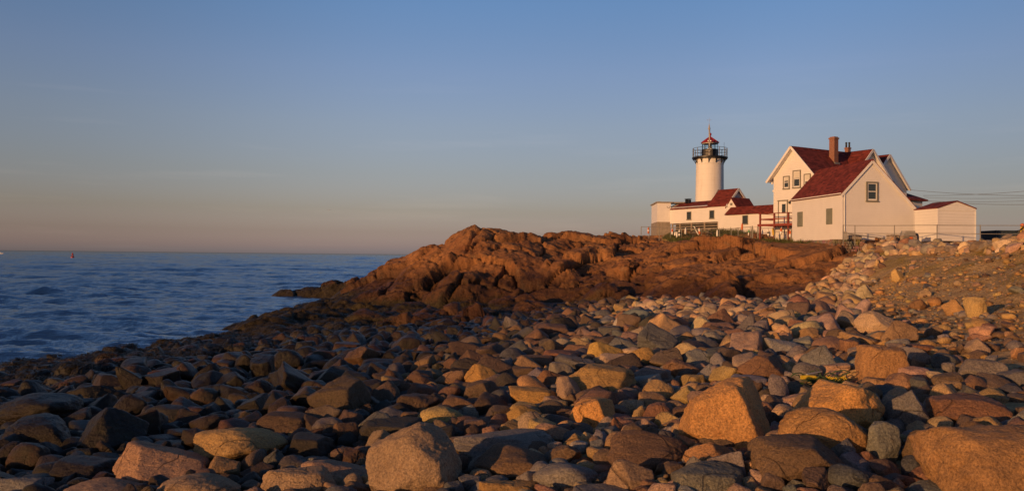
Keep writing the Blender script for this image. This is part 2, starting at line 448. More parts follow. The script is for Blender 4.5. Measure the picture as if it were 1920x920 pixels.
def shingles(name, c):
    t = NT(name); p = t.obj()
    s = t.node("ShaderNodeSeparateXYZ"); t.link(p, s.inputs[0])
    row = t.math('DIVIDE', s.outputs["Z"], 0.15)
    fr = t.math('FRACT', row, 0.0)
    cell = t.node("ShaderNodeTexWhiteNoise", noise_dimensions='3D')
    cb = t.node("ShaderNodeCombineXYZ")
    t.link(t.math('FLOOR', row, 0.0), cb.inputs[2])
    t.link(t.math('FLOOR', t.math('MULTIPLY', s.outputs["X"], 3.3), 0.0), cb.inputs[0])
    t.link(t.math('FLOOR', t.math('MULTIPLY', s.outputs["Y"], 3.3), 0.0), cb.inputs[1])
    t.link(cb.outputs[0], cell.inputs[0])
    n = t.noise(p, 0.9, 6.0, 0.65)
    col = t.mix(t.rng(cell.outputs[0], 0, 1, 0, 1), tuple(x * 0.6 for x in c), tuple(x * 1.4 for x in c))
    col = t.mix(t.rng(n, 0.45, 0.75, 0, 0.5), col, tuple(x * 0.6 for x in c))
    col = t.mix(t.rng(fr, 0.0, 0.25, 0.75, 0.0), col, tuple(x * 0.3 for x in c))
    t.link(col, t.b.inputs["Base Color"]); t.b.inputs["Roughness"].default_value = 0.85
    t.b.inputs["Specular IOR Level"].default_value = 0.25
    t.link(t.bump(t.math('SUBTRACT', 1.0, fr), 0.6, 0.02), t.b.inputs["Normal"])
    return t.m
def brick():
    t = NT("chimney_brick"); p = t.obj()
    mp = t.node("ShaderNodeMapping"); mp.inputs["Rotation"].default_value = (R(90), 0, R(45)); t.link(p, mp.inputs[0])
    b = t.node("ShaderNodeTexBrick"); t.link(mp.outputs[0], b.inputs["Vector"])
    b.inputs["Scale"].default_value = 4.6
    b.inputs["Color1"].default_value = (0.30, 0.10, 0.05, 1); b.inputs["Color2"].default_value = (0.22, 0.07, 0.04, 1)
    b.inputs["Mortar"].default_value = (0.30, 0.24, 0.2, 1); b.inputs["Mortar Size"].default_value = 0.03
    t.link(b.outputs[0], t.b.inputs["Base Color"]); t.b.inputs["Roughness"].default_value = 0.9
    return t.m
def stonework():
    t = NT("mortared_stone"); p = t.obj()
    v = t.node("ShaderNodeTexVoronoi"); v.inputs["Scale"].default_value = 2.6; t.link(p, v.inputs["Vector"])
    e = t.node("ShaderNodeTexVoronoi", feature='DISTANCE_TO_EDGE'); e.inputs["Scale"].default_value = 2.6; t.link(p, e.inputs["Vector"])
    c = t.mix(0.45, (0.34, 0.24, 0.17), v.outputs["Color"], 'MULTIPLY')
    c = t.mix(t.rng(e.outputs[0], 0.0, 0.06, 1, 0), c, (0.28, 0.24, 0.2))
    t.link(c, t.b.inputs["Base Color"]); t.b.inputs["Roughness"].default_value = 0.9
    t.link(t.bump(t.rng(e.outputs[0], 0, 0.12, 0, 1), 0.8, 0.06, t.bump(t.noise(p, 12, 5), 0.5, 0.03)), t.b.inputs["Normal"])
    return t.m
def weed_material(name, c0, c1, rough=0.5):
    t = NT(name); p = t.pos()
    n = t.noise(p, 4.0, 5.0, 0.7)
    t.link(t.mix(t.rng(n, 0.35, 0.65, 0, 1), c0, c1), t.b.inputs["Base Color"])
    t.b.inputs["Roughness"].default_value = rough; t.b.inputs["Specular IOR Level"].default_value = 0.4
    return t.m
def tower_material():
    t = NT("whitewashed_tower"); p = t.obj()
    mp = t.node("ShaderNodeMapping"); mp.inputs["Scale"].default_value = (2.2, 2.2, 0.25); t.link(p, mp.inputs[0])
    n = t.noise(mp.outputs[0], 1.0, 6.0, 0.65); n2 = t.noise(p, 2.2, 6.0, 0.7)
    c = t.mix(t.rng(n, 0.48, 0.72, 0, 0.45), (0.80, 0.77, 0.70), (0.50, 0.42, 0.33))
    c = t.mix(t.rng(n2, 0.55, 0.75, 0, 0.35), c, (0.60, 0.54, 0.45))
    zs_ = t.node("ShaderNodeSeparateXYZ"); t.link(p, zs_.inputs[0])
    ln = t.rng(t.math('FRACT', t.math('DIVIDE', zs_.outputs["Z"], 0.62), 0.0), 0.0, 0.06, 0.28, 0.0)
    c = t.mix(ln, c, (0.42, 0.36, 0.28))
    t.link(c, t.b.inputs["Base Color"]); t.b.inputs["Roughness"].default_value = 0.7
    t.link(t.bump(n2, 0.3, 0.03), t.b.inputs["Normal"])
    return t.m
def glass_material():
    t = NT("window_glass"); p = t.obj()
    t.b.inputs["Base Color"].default_value = (0.035, 0.045, 0.05, 1)
    t.b.inputs["Roughness"].default_value = 0.06; t.b.inputs["Specular IOR Level"].default_value = 0.9
    t.link(t.bump(t.noise(p, 1.5, 2.0), 0.06, 0.05), t.b.inputs["Normal"])
    return t.m
def clear_glass():
    t = NT("lantern_glass")
    t.b.inputs["Base Color"].default_value = (0.85, 0.95, 0.95, 1)
    t.b.inputs["Roughness"].default_value = 0.02; t.b.inputs["IOR"].default_value = 1.02
    t.b.inputs["Transmission Weight"].default_value = 1.0
    return t.m

M = dict(
    rock=rock_material(), headland=headland_material(), ground=ground_material(), water=water_material(),
    siding=siding("white_clapboard", (0.80, 0.78, 0.74)), siding_wide=siding("white_plank_siding", (0.80, 0.78, 0.74), 0.20, 0.9),
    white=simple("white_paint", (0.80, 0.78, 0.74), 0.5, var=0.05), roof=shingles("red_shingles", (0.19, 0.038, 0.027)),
    trim=simple("grey_green_trim", (0.20, 0.19, 0.15), 0.6), shutter=simple("grey_green_shutter", (0.21, 0.22, 0.17), 0.6),
    glass=glass_material(), clear=clear_glass(), blind=simple("cream_blind", (0.62, 0.60, 0.52), 0.8, var=0.04),
    brick=brick(), stone=stonework(), concrete=simple("weathered_concrete", (0.30, 0.26, 0.21), 0.9, var=0.25, bump=0.4),
    tower=tower_material(), black=simple("black_iron", (0.009, 0.009, 0.010), 0.45, var=0.2), red=simple("red_lantern_paint", (0.36, 0.03, 0.03), 0.45),
    deckred=simple("red_deck_stain", (0.24, 0.045, 0.028), 0.65), galv=simple("galvanised_steel", (0.24, 0.23, 0.21), 0.55, 0.25),
    oldwood=simple("weathered_wood", (0.36, 0.29, 0.22), 0.85, var=0.3, scale=6), dark=simple("dark_matte_and_void_shade", (0.03, 0.028, 0.026), 0.9),  # the dark one also paints the shade behind the lattice
    grey=simple("grey_painted_steel", (0.40, 0.38, 0.34), 0.5, var=0.15), buoyred=simple("red_buoy_paint", (0.42, 0.035, 0.03), 0.5),
    foam=simple("white_float_foam", (0.82, 0.80, 0.74), 0.6), orange=simple("orange_float_paint", (0.65, 0.16, 0.03), 0.6),
    green=simple("green_float_paint", (0.05, 0.30, 0.09), 0.6), bluedark=simple("dark_blue_steel", (0.035, 0.05, 0.065), 0.5, var=0.2),
    yellow=simple("yellow_paint", (0.66, 0.42, 0.03), 0.5), ropeyellow=simple("yellow_rope", (0.62, 0.45, 0.03), 0.75, scale=60, var=0.3),
    netgreen=simple("dark_green_net", (0.05, 0.09, 0.035), 0.7), wire=simple("grey_cable", (0.10, 0.095, 0.09), 0.6),
    weed=weed_material("bladder_wrack", (0.016, 0.013, 0.006), (0.060, 0.046, 0.016), 0.6),
    grass=weed_material("meadow_grass", (0.060, 0.075, 0.020), (0.13, 0.13, 0.04), 0.7),
    drygrass=weed_material("dry_bank_grass", (0.30, 0.20, 0.05), (0.19, 0.15, 0.04), 0.8),
    gull=simple("gull_feathers", (0.45, 0.44, 0.43), 0.8),
)

# ------------------------------------------------------------------ terrain
def beach_z(x, y):
    return 3.4 + 0.095 * np.minimum(x, 8.0) - 0.042 * y
def bank_t(x, y):
    return (x - (4.8 + 0.2 * np.maximum(y, -10))) / 10.5
def ground_z(x, y):
    x = np.asarray(x, float); y = np.asarray(y, float)
    b = beach_z(x, y)
    s = sstep(bank_t(x, y))
    z = b + (5.72 + 0.33 * sstep((y - 44) / 8) - b) * s
    n = fbm(p2(x, y, 3.5), 4, 3).reshape(x.shape)
    n2 = fbm(p2(x, y, 0.9), 3, 8).reshape(x.shape)
    z = z + n * (0.22 + 0.25 * s * (1 - s) * 4) * np.where(s > 0.985, 0.35, 1) + n2 * (0.06 + 0.22 * s * (1 - s))
    return np.maximum(z, -1.5)
CREST = np.array([(-24, 84, -3), (-20, 82, -0.9), (-17.5, 80, 0.5), (-14.9, 77, 2.4), (-12.1, 75, 3.5), (-9.6, 74, 4.3), (-8.2, 73, 5.3), (-6, 72, 6.0), (-4.4, 71.5, 6.9),
                  (-2.6, 71, 7.45), (0, 71.5, 7.1), (3.9, 73, 6.7), (8, 76, 6.7), (12.7, 79, 6.9), (17, 80, 7.1), (22, 80, 7.2), (40, 82, 7.2)], float)
FOOT = np.array([(-24, 70, -1.5), (-16, 66, 0.2), (-8, 61.5, 0.5), (0, 58.5, 0.8), (5, 57, 1.1), (10, 54.5, 1.9), (14, 52, 2.8), (18, 51, 3.8), (22, 52, 4.8), (40, 54, 5.4)], float)
def headland_z(x, y, detail=True):
    x = np.asarray(x, float); y = np.asarray(y, float)
    wx = x + 1.6 * fbm(p2(x, y, 7), 3, 41).reshape(x.shape)
    wy = y + 1.6 * fbm(p2(x, y, 7), 3, 51).reshape(x.shape)
    yc = np.interp(wx, CREST[:, 0], CREST[:, 1]); zc = np.interp(x, CREST[:, 0], CREST[:, 2])
    yf = np.interp(wx, FOOT[:, 0], FOOT[:, 1]); zf = np.interp(x, FOOT[:, 0], FOOT[:, 2])
    t = (wy - yf) / (yc - yf)
    tc = np.clip(t, 0, 1)
    # a steep foot, a bench, an upper dome
    prof = 0.40 * sstep(tc / 0.36) ** 0.8 + 0.18 * sstep((tc - 0.28) / 0.30) + 0.42 * sstep((tc - 0.45) / 0.55)
    prof_r = 0.22 * sstep(tc / 0.25) + 0.78 * tc ** 0.8
    w = sstep((x - 4) / 8)
    prof = prof * (1 - w) + prof_r * w
    h = zf + (zc - zf) * prof
    h = h + np.where(t < 0, np.maximum(t, -1) * 6.0, 0)
    back = np.maximum(wy - yc, 0)
    h = h - back * 0.42 * (1 - sstep((x - 6) / 7))
    # ledge in front, spur behind on the left
    lx = np.maximum(np.maximum(-17.0 - x, x - 1.0), 0); ly = np.maximum(np.maximum(40 - y + 0.25 * np.maximum(x + 6, 0), y - 74), 0)
    ld = np.hypot(lx, ly * 0.9)
    ledge = np.maximum(0.55, beach_z(x, y) + 0.22) - 0.42 * ld ** 1.2 + 0.75 * fbm(p2(x, y, 2.6), 4, 77).reshape(x.shape) + 0.010 * (y - 50)
    h = np.maximum(h, ledge)
    for bx, by, bh, br in ((-26.4, 96, 0.55, 2.2), (-25.0, 95.8, 0.75, 2.6), (-22.0, 95.4, 1.25, 2.8), (-19.0, 94.6, 1.5, 2.8), (-16.2, 92.6, 1.9, 3.2), (-23.5, 95.5, 1.15, 2.6), (-20.5, 95, 1.6, 2.8), (-17.6, 94, 1.75, 2.6), (-14.5, 91, 2.7, 4.5),
                           (-15.2, 63.5, 1.35, 2.0), (-12.6, 60, 1.0, 1.5), (-6.8, 55.5, 1.55, 2.4), (-3.0, 56.5, 1.65, 2.5), (1.2, 57.2, 1.8, 2.2), (6.8, 56.5, 3.2, 2.4), (4.2, 64.0, 4.7, 3.6), (-3.5, 63.5, 4.1, 3.4), (9.0, 62.0, 5.0, 3.2)):
        r2 = ((x - bx) ** 2 + (y - by) ** 2 * 1.1) / br ** 2
        bump = (bh + 1.2) * np.exp(-r2 ** 1.3 * 0.8) - 1.2
        h = np.maximum(h, bump)
    if detail:
        h = h + 0.45 * sstep((h + 0.6) / 2.0) * fbm(p2(x, y, 6.0), 2, 21, 0.5).reshape(x.shape) * (1 - sstep((y - 74) / 4) * sstep((x - 11) / 4))
    return h
def surf_z(x, y):
    x = np.atleast_1d(np.asarray(x, float)); y = np.atleast_1d(np.asarray(y, float))
    return np.maximum(ground_z(x, y), np.where((y > 37), headland_z(x, y), -5))
def hit(px, py, y0=2.5, y1=110.0):
    """where the sight line through a photo pixel meets the ground"""
    d = ray(px, py)
    ys = np.concatenate([np.arange(y0, 30, 0.04), np.arange(30, y1, 0.12)])
    zs = CAM.z + d.z * ys
    g = surf_z(d.x * ys, ys)
    k = np.argmax(zs < g)
    if zs[k] >= g[k]: k = len(ys) - 1
    return Vector((d.x * ys[k], ys[k], float(g[k])))

def grid_mesh(name, xs, ys, fz, mat, kind, colfn=None, cull=None):
    X, Y = np.meshgrid(xs, ys)
    Z = fz(X, Y)
    nx, ny = len(xs), len(ys)
    V = np.stack([X.ravel(), Y.ravel(), Z.ravel()], 1)
    i = np.arange(nx * ny).reshape(ny, nx)
    Q = np.stack([i[:-1, :-1], i[:-1, 1:], i[1:, 1:], i[1:, :-1]], -1).reshape(-1, 4)
    if cull is not None:
        keep = cull(V)
        Q = Q[keep[Q].any(1)]
        used = np.unique(Q); remap = np.zeros(len(V), np.int64); remap[used] = np.arange(len(used))
        V = V[used]; Q = remap[Q]
    col = colfn(V) if colfn else None
    return tag(link(name, mesh_from(name, V, Q, mat, True, col)), kind=kind)

# ground: beach, earth bank and the flat ground on top, one sheet
xs = np.concatenate([np.arange(-60, -30, 1.0), np.arange(-30, 34, 0.24), np.arange(34, 160, 1.5)])
ys = np.concatenate([np.arange(-40, -4, 1.0), np.arange(-4, 66, 0.24), np.arange(66, 170, 1.5)])
grid_mesh("ground", xs, ys, ground_z, M["ground"], "structure")

xs = np.arange(-30, 30, 0.105); ys = np.arange(37, 112, 0.13)
def head_col(V):
    n = 1.0 + 0.25 * fbm(np.stack([V[:, 0] / 5, V[:, 1] / 5, V[:, 2] / 1.2], 1), 4, 90)
    return np.stack([n, n, n, np.ones(len(n))], 1)
hl = grid_mesh("headland", xs, ys, headland_z, M["headland"], "structure", head_col, cull=lambda V: (V[:, 2] > ground_z(V[:, 0], V[:, 1]) - 0.6) & (V[:, 2] > -0.9))
def shatter(o):
    """pushes the smooth form out along its normals into joint blocks of three sizes with cracks between them"""
    me = o.data; n = len(me.vertices)
    V = np.empty(n * 3); me.vertices.foreach_get("co", V); V = V.reshape(-1, 3)
    N = np.empty(n * 3); me.vertices.foreach_get("normal", N); N = N.reshape(-1, 3)
    amp = 0.35 + 0.65 * sstep((V[:, 2] - 0.4) / 1.6)
    amp = amp * (1 - 0.25 * sstep((V[:, 0] - 12) / 6)) * (1 - 0.7 * sstep((V[:, 1] - 76) / 4) * sstep((V[:, 0] - 11) / 4))
    W = V + 0.55 * np.stack([fbm(V / 2.6 + 3.1, 3, 301, 0.55), fbm(V / 2.6 + 9.7, 3, 302, 0.55), fbm(V / 2.6 + 5.3, 3, 303, 0.55)], 1)
    Rj = np.array(Matrix.Rotation(R(38), 3, 'Y') @ Matrix.Rotation(R(22), 3, 'X') @ Matrix.Rotation(R(28), 3, 'Z'))
    U = W @ Rj.T
    d = np.zeros(n)
    for size, sq, step, tilt, crack, cd, seed in ((6.0, (1.0, 0.75, 0.55), 0.95, 0.14, 0.045, 0.75, 11), (2.2, (1.0, 0.7, 0.55), 0.42, 0.20, 0.05, 0.28, 12), (0.85, (1.0, 0.8, 0.6), 0.13, 0.17, 0.07, 0.09, 13)):
        sc = np.array(sq) * size
        e, r, off = worley3(U / sc, seed)
        soft = sstep(e / 0.05)
        few = 1.0 if size > 3 else 0.15 + 0.85 * sstep((fbm(V / 5.5, 2, 400 + seed) + 0.02) / 0.16)     # the small joints come in swarms
        d += few * (((r[0] - 0.5) * step + (r[1] - 0.5) * tilt * 2 * off[:, 0] * sc[0] + (r[2] - 0.5) * tilt * 2 * off[:, 1] * sc[1]) - cd * np.clip(1 - e / crack, 0, 1) * (0.3 + r[3]))
    d += 0.11 * fbm(V / 1.6, 5, 35, 0.6, ridged=True) + 0.08 * fbm(V / 0.45, 4, 25, 0.65)
    V = V + N * (d * amp)[:, None]
    me.vertices.foreach_set("co", V.ravel()); me.update()
    return V
HV = shatter(hl)
# sea: fan shaped sheet out to the horizon with a wind sea on it
rr = np.concatenate([np.geomspace(12, 5000, 1230), np.geomspace(5050, 60000, 60)])
th = np.concatenate([np.linspace(R(-100), R(-46), 60), np.linspace(R(-45.8), R(10), 560), np.linspace(R(11), R(100), 60)])
RR, TH = np.meshgrid(rr, th, indexing='ij')
SX, SY = RR * np.sin(TH), RR * np.cos(TH)
SZ = np.zeros_like(SX)
rng = np.random.default_rng(5)
cell = np.maximum(RR * R(0.1), np.gradient(rr)[:, None] * np.ones_like(TH))
for k in range(60):
    lam = 0.55 * (8 / 0.55) ** (k / 59.0)
    ang = R(262) + rng.normal(0, 0.42)             # travelling towards the shore
    a = 0.0135 * lam ** 0.8 * (1.0 if lam < 4 else 0.7)
    kx, ky = 2 * math.pi / lam * math.cos(ang), 2 * math.pi / lam * math.sin(ang)
    ph = kx * SX + ky * SY + rng.uniform(0, 6.28)
    c = 2.0 * ((1 + np.cos(ph)) / 2) ** 1.7 - 0.8
    SZ += a * np.clip(2.0 - 4 * cell / lam, 0, 1) * c
for k in range(26):
    lam = 8.0 * (70 / 8.0) ** (k / 25.0); ang = R(256) + rng.normal(0, 0.40); a = 0.0052 * lam ** 0.9
    kx, ky = 2 * math.pi / lam * math.cos(ang), 2 * math.pi / lam * math.sin(ang); ph = kx * SX + ky * SY + rng.uniform(0, 6.28); c = np.cos(ph)
    SZ += a * np.clip(2.0 - 4 * cell / lam, 0, 1) * (c + 0.3 * np.cos(2 * ph)) * np.clip((RR - 35) / 120, 0, 1)
gust = 0.75 + 0.6 * fbm(p2(SX, SY, 26), 3, 31).reshape(SX.shape)
SZ *= gust
i = np.arange(SX.size).reshape(SX.shape)
Q = np.stack([i[:-1, :-1], i[1:, :-1], i[1:, 1:], i[:-1, 1:]], -1).reshape(-1, 4)
tag(link("sea", mesh_from("sea", np.stack([SX.ravel(), SY.ravel(), SZ.ravel()], 1), Q, M["water"])), kind="structure")

# ------------------------------------------------------------------ buildings
def shift(o, loc=None, rz=None):
    if loc is not None: o.location = loc
    if rz is not None: o.rotation_euler = (0, 0, rz)
    return o
def window(parent, axis, u, z, w, h, face, out, frame=M["trim"], fw=0.09, blind=0.0, glass=M["glass"], sash=True):
    """double hung window on a wall. axis 'x': the wall lies in plane y = face, u runs along x; 'y': plane x = face"""
    def P(a0, a1, d0, d1, z0, z1, mb):
        lo, hi = sorted((face + out * d0, face + out * d1))
        if axis == 'x': mb.box(a0, a1, lo, hi, z0, z1)
        else: mb.box(lo, hi, a0, a1, z0, z1)
    f = MB(); x0, x1, z0, z1 = u - w / 2, u + w / 2, z - h / 2, z + h / 2
    P(x0 - fw, x0, 0.002, 0.07, z0 - fw, z1 + fw, f); P(x1, x1 + fw, 0.002, 0.07, z0 - fw, z1 + fw, f)
    P(x0, x1, 0.003, 0.068, z1, z1 + fw, f)
    P(x0 - fw - 0.03, x1 + fw + 0.03, 0.004, 0.10, z0 - fw - 0.05, z0 - fw + 0.04, f)
    fo = f.build("window", frame, parent)
    if sash:
        s = MB(); t = 0.055
        P(x0 + 0.001, x0 + t, 0.006, 0.045, z0 - 0.04, z1 - 0.001, s); P(x1 - t, x1 - 0.001, 0.006, 0.045, z0 - 0.04, z1 - 0.001, s)
        P(x0 + t, x1 - t, 0.006, 0.045, z1 - t, z1 - 0.002, s); P(x0 + t, x1 - t, 0.006, 0.045, z - t / 2, z + t / 2, s); P(x0 + t, x1 - t, 0.006, 0.045, z0 - 0.04, z0 + t, s)
        s.build("sash", M["white"], fo)
    g = MB(); P(x0 + 0.01, x1 - 0.01, 0.008, 0.020, z0 - 0.01, z1 - 0.01, g); g.build("pane", glass, fo)
    if blind:
        g = MB(); P(x0 + 0.05, x1 - 0.05, 0.021, 0.026, z1 - blind * h, z1 - 0.05, g); g.build("blind", M["blind"], fo)
    return fo
def gable_body(mb, x0, x1, y0, y1, zb, ze0, ze1, zr, xr):
    """house body, ridge along y at x = xr, eaves at ze0 (x0 side) and ze1 (x1 side)"""
    poly = [(x0, y0, zb), (x1, y0, zb), (x1, y0, ze1), (xr, y0, zr), (x0, y0, ze0)]
    return mb.prism(poly, (0, y1 - y0, 0))

# --- lighthouse
LH = at(1330, 432, 91.0); zb = LH.z - 0.6
lh = thing("lighthouse", "round white lighthouse tower with black gallery and red lantern roof", "lighthouse", (LH.x, LH.y, zb))
T = 5 + (482.4 - 299) / F * 91 - zb            # underside of the gallery
MB().lathe([(1.66, 0), (1.66, 0.3), (1.60, 1.2), (1.52, T - 0.62), (1.55, T - 0.60), (1.55, T - 0.50), (1.52, T - 0.48), (1.52, T + 0.02)], 48).build("tower_wall", M["tower"], lh, True)
b = MB()
b.lathe([(1.50, T + 0.01), (1.86, T + 0.03), (1.98, T + 0.10), (1.98, T + 0.24), (1.90, T + 0.26), (0.5, T + 0.27)], 40); b.build("gallery_deck", M["black"], lh, True)
for k in range(12):
    a = R(30 * k + 12); c, s_ = math.cos(a), math.sin(a); b = MB()
    b.bar((1.50 * c, 1.50 * s_, T - 0.50), (1.56 * c, 1.56 * s_, T + 0.03), 0.09)
    b.tube([((1.53 + q * 0.36) * c, (1.53 + q * 0.36) * s_, T - 0.46 + 0.46 * math.sin(q * math.pi / 2)) for q in (0, .25, .5, .75, 1)], 0.045, 6)
    b.build("bracket", M["black"], lh)
D = T + 0.26
b = MB()
for k in range(14):
    a = 2 * math.pi * k / 14 + 0.1; b.tube([(1.90 * math.cos(a), 1.90 * math.sin(a), D), (1.90 * math.cos(a), 1.90 * math.sin(a), D + 1.0)], 0.036, 6)
for zz in (0.36, 0.68, 0.98):
    b.tube([(1.90 * math.cos(2 * math.pi * k / 42), 1.90 * math.sin(2 * math.pi * k / 42), D + zz) for k in range(43)], 0.022, 5)
b.build("gallery_railing", M["black"], lh)
def ngon(r, n=10, ph=0.16): return [(r * math.cos(2 * math.pi * k / n + ph), r * math.sin(2 * math.pi * k / n + ph)) for k in range(n)]
MB().prism([(x, y, D) for x, y in ngon(0.95)], (0, 0, 0.83)).build("lantern_base", M["black"], lh)
GL = D + 0.83
b = MB()
for k in range(10):
    x, y = ngon(0.88)[k]; b.bar((x, y, GL), (x, y, GL + 0.80), 0.045)
pts = [(x, y, GL + 0.03) for x, y in ngon(0.88)]; b.tube(pts + pts[:1], 0.03, 5)
b.build("glazing_bars", M["black"], lh)
MB().prism([(x, y, GL + 0.02) for x, y in ngon(0.85)], (0, 0, 0.79)).build("lantern_glazing", M["clear"], lh)
MB().prism([(x, y, GL + 0.66) for x, y in ngon(0.91)], (0, 0, 0.16)).build("glazing_header", M["grey"], lh)
MB().lathe([(0.10, GL), (0.10, GL + 0.1), (0.2, GL + 0.14), (0.2, GL + 0.62), (0.1, GL + 0.66)], 20).build("beacon", M["grey"], lh, True)
RZ = GL + 0.80
b = MB(); ring = ngon(1.02); b.add([(x, y, RZ) for x, y in ring] + [(x * 0.95, y * 0.95, RZ + 0.06) for x, y in ring] + [(x * 0.12, y * 0.12, RZ + 0.66) for x, y in ring],
       [tuple(range(10))[::-1]] + [(k, (k + 1) % 10, 10 + (k + 1) % 10, 10 + k) for k in range(10)] + [(10 + k, 10 + (k + 1) % 10, 20 + (k + 1) % 10, 20 + k) for k in range(10)] + [tuple(range(20, 30))])
rf = b.build("lantern_roof", M["red"], lh)
b = MB()
for k in range(10):
    x, y = ring[k]; b.bar((x, y, RZ + 0.04), (x * 0.12, y * 0.12, RZ + 0.68), 0.04)
pts = [(x, y, RZ) for x, y in ring]; b.tube(pts + pts[:1], 0.035, 5)
b.build("roof_ribs", M["red"], rf)
b = MB(); b.lathe([(0.13, RZ + 0.62), (0.10, RZ + 0.8), (0.12, RZ + 0.84)] + [(0.175 * math.sin(q), RZ + 0.98 - 0.175 * math.cos(q)) for q in (0.7, 1.1, 1.57, 2.0, 2.5, 3.0)], 16)
b.build("roof_ball", M["red"], lh, True)
MB().tube([(0, 0, RZ + 1.12), (0, 0, RZ + 1.75)], 0.014, 5).build("lightning_rod", M["black"], lh)
mx, my = -0.45 * 1.0, -1.55
b = MB(); b.tube([(mx, my, D), (mx + 0.02, my, D + 1.5), (mx - 0.01, my, D + 2.6), (mx - 0.03, my, D + 2.95)], 0.075, 10)
b.lathe([(0.085, D + 2.9), (0.14, D + 2.94), (0.14, D + 3.02), (0.10, D + 3.06), (0.085, D + 3.2), (0.03, D + 3.5), (0.012, D + 3.6), (0.010, D + 4.2)], 12, (mx - 0.03, my, 0))
b.bar((mx - 0.22, my, D + 3.95), (mx + 0.16, my, D + 3.95), 0.014)
for q in (-0.22, 0.16): b.lathe([(0.01, D + 3.93), (0.035, D + 3.96), (0.01, D + 4.01)], 8, (mx + q, my, 0))
ms = b.build("antenna_mast", M["grey"], lh, True)
for zz in (D + 0.72, D + 1.62):
    for q in (-0.14, 0.14):
        MB().lathe([(0.05, zz - 0.08), (0.09, zz - 0.04), (0.09, zz + 0.05), (0.04, zz + 0.08)], 10, (mx + q, my - 0.1, 0)).build("lamp", M["foam"], ms, True)
MB().tube([(1.25, -1.35, D), (1.25, -1.35, D + 1.5)], 0.014, 5).build("whip_aerial", M["black"], lh)

# --- long building in front of the tower (its own axes: x along the wall, y away)
RZ60 = R(-60)
PO = Vector((20.75, 78.0, 7.1)); G0 = PO.z
pb = thing("keepers_building", "long white single storey building with red roof beneath the lighthouse", "building", PO, RZ60)
ez = 10.15 - G0; rz_ = 11.8 - G0; lz = 10.78 - G0
b = MB(); b.prism([(-8.6, 0, 1.42), (0, 0, 1.42), (0, 0, ez), (-8.6, 0, ez)], (0, 2.9, 0)); b.box(-1.05, 0, 0.002, 2.9, -0.6, 1.42)
b.prism([(0, 0, ez), (0, 2.96, ez), (0, 1.48, rz_ - 0.1)], (-2.5, 0, 0)); b.prism([(-2.5, 0, ez), (-2.5, 2.6, ez), (-2.5, 1.3, lz - 0.1)], (-6.1, 0, 0))
b.build("wall", M["siding"], pb)
b = MB()
b.slab([(-2.52, -0.16, ez - 0.10), (0.22, -0.16, ez - 0.10), (0.22, 1.48, rz_), (-2.52, 1.48, rz_)], 0.10)
b.slab([(-2.52, 3.12, ez - 0.10), (0.22, 3.12, ez - 0.10), (0.22, 1.48, rz_), (-2.52, 1.48, rz_)], 0.10)
b.slab([(-8.0, -0.16, ez - 0.10), (-2.52, -0.16, ez - 0.10), (-2.52, 1.3, lz), (-7.7, 1.3, lz)], 0.10)
b.slab([(-8.0, 2.8, ez - 0.10), (-2.52, 2.8, ez - 0.10), (-2.52, 1.3, lz), (-7.7, 1.3, lz)], 0.10)
r_ = b.build("roof", M["roof"], pb)
b = MB(); b.bar((-2.55, 0.9, lz + 0.25), (-2.55, 1.48, rz_ + 0.03), 0.12, 0.05); b.bar((-2.55, 0.3, lz - 0.33), (-2.55, 0.9, lz + 0.25), 0.10, 0.04); b.build("flashing", M["galv"], r_)
b = MB(); b.box(-6.75, -6.55, 0.85, 1.05, lz - 0.15, lz + 0.28); b.box(-6.35, -6.1, 0.85, 1.1, lz - 0.15, lz + 0.24); b.box(-6.80, -6.05, 0.82, 1.12, lz + 0.28, lz + 0.33); b.build("roof_vent", M["black"], r_)
b = MB()
for s in (1, -1): b.bar((0.23, 1.48 - s * 1.66, ez - 0.20), (0.23, 1.48, rz_ - 0.08), 0.06, 0.20)
b.build("rake_trim", M["white"], pb)
b = MB(); b.box(-8.6, 0.02, -0.02, 0.004, ez - 0.22, ez - 0.03); b.build("eave_trim", M["white"], pb)
for px in (1292, 1335):
    q = ray(px, 395); u = min(np.linspace(-7.5, -0.3, 300), key=lambda u: abs(project(PO + Vector((0.5 * u, -0.866 * u, 0)))[0] - px))
    window(pb, 'x', float(u), 9.18 - G0 + 0.08, 0.56, 0.74, 0.0, -1, fw=0.035, sash=False)
for x in (-7.80, -6.6, -4.9, -3.0, -1.12): MB().box(x - 0.06, x + 0.06, 0.02, 0.14, -0.6, 1.42).build("pier", M["oldwood"], pb)
b = MB()
for k in range(6): b.box(-7.72, -1.05, 0.06, 0.08, 0.0 + k * 0.25, 0.085 + k * 0.25)
b.build("lattice", M["concrete"], pb)
MB().box(-7.7, -1.06, 0.45, 0.5, -0.6, 1.42).build("underfloor_shade_panel", M["dark"], pb)  # dark panel painted in for the shade under the floor
# small gabled porch on its right end
b = MB(); pz = 9.9 - G0; pr = 10.72 - G0
b.prism([(0.02, 0, 0.5), (1.36, 0, 0.5), (1.36, 0, pz), (0.69, 0, pr), (0.02, 0, pz)], (0, 2.4, 0)); pw = b.build("porch_wall", M["siding"], pb)
b = MB(); b.slab([(0.69, -0.08, pr + 0.08), (0.69, 2.4, pr + 0.08), (1.50, 2.4, pz - 0.10), (1.50, -0.08, pz - 0.10)], 0.07)
b.slab([(0.69, -0.08, pr + 0.08), (0.69, 2.4, pr + 0.08), (-0.08, 2.4, pz - 0.08), (-0.08, -0.08, pz - 0.08)], 0.07); b.build("porch_roof", M["roof"], pb)
MB().box(0.56, 0.84, -0.03, 0.0, pz + 0.12, pz + 0.36).build("vent", M["trim"], pw)

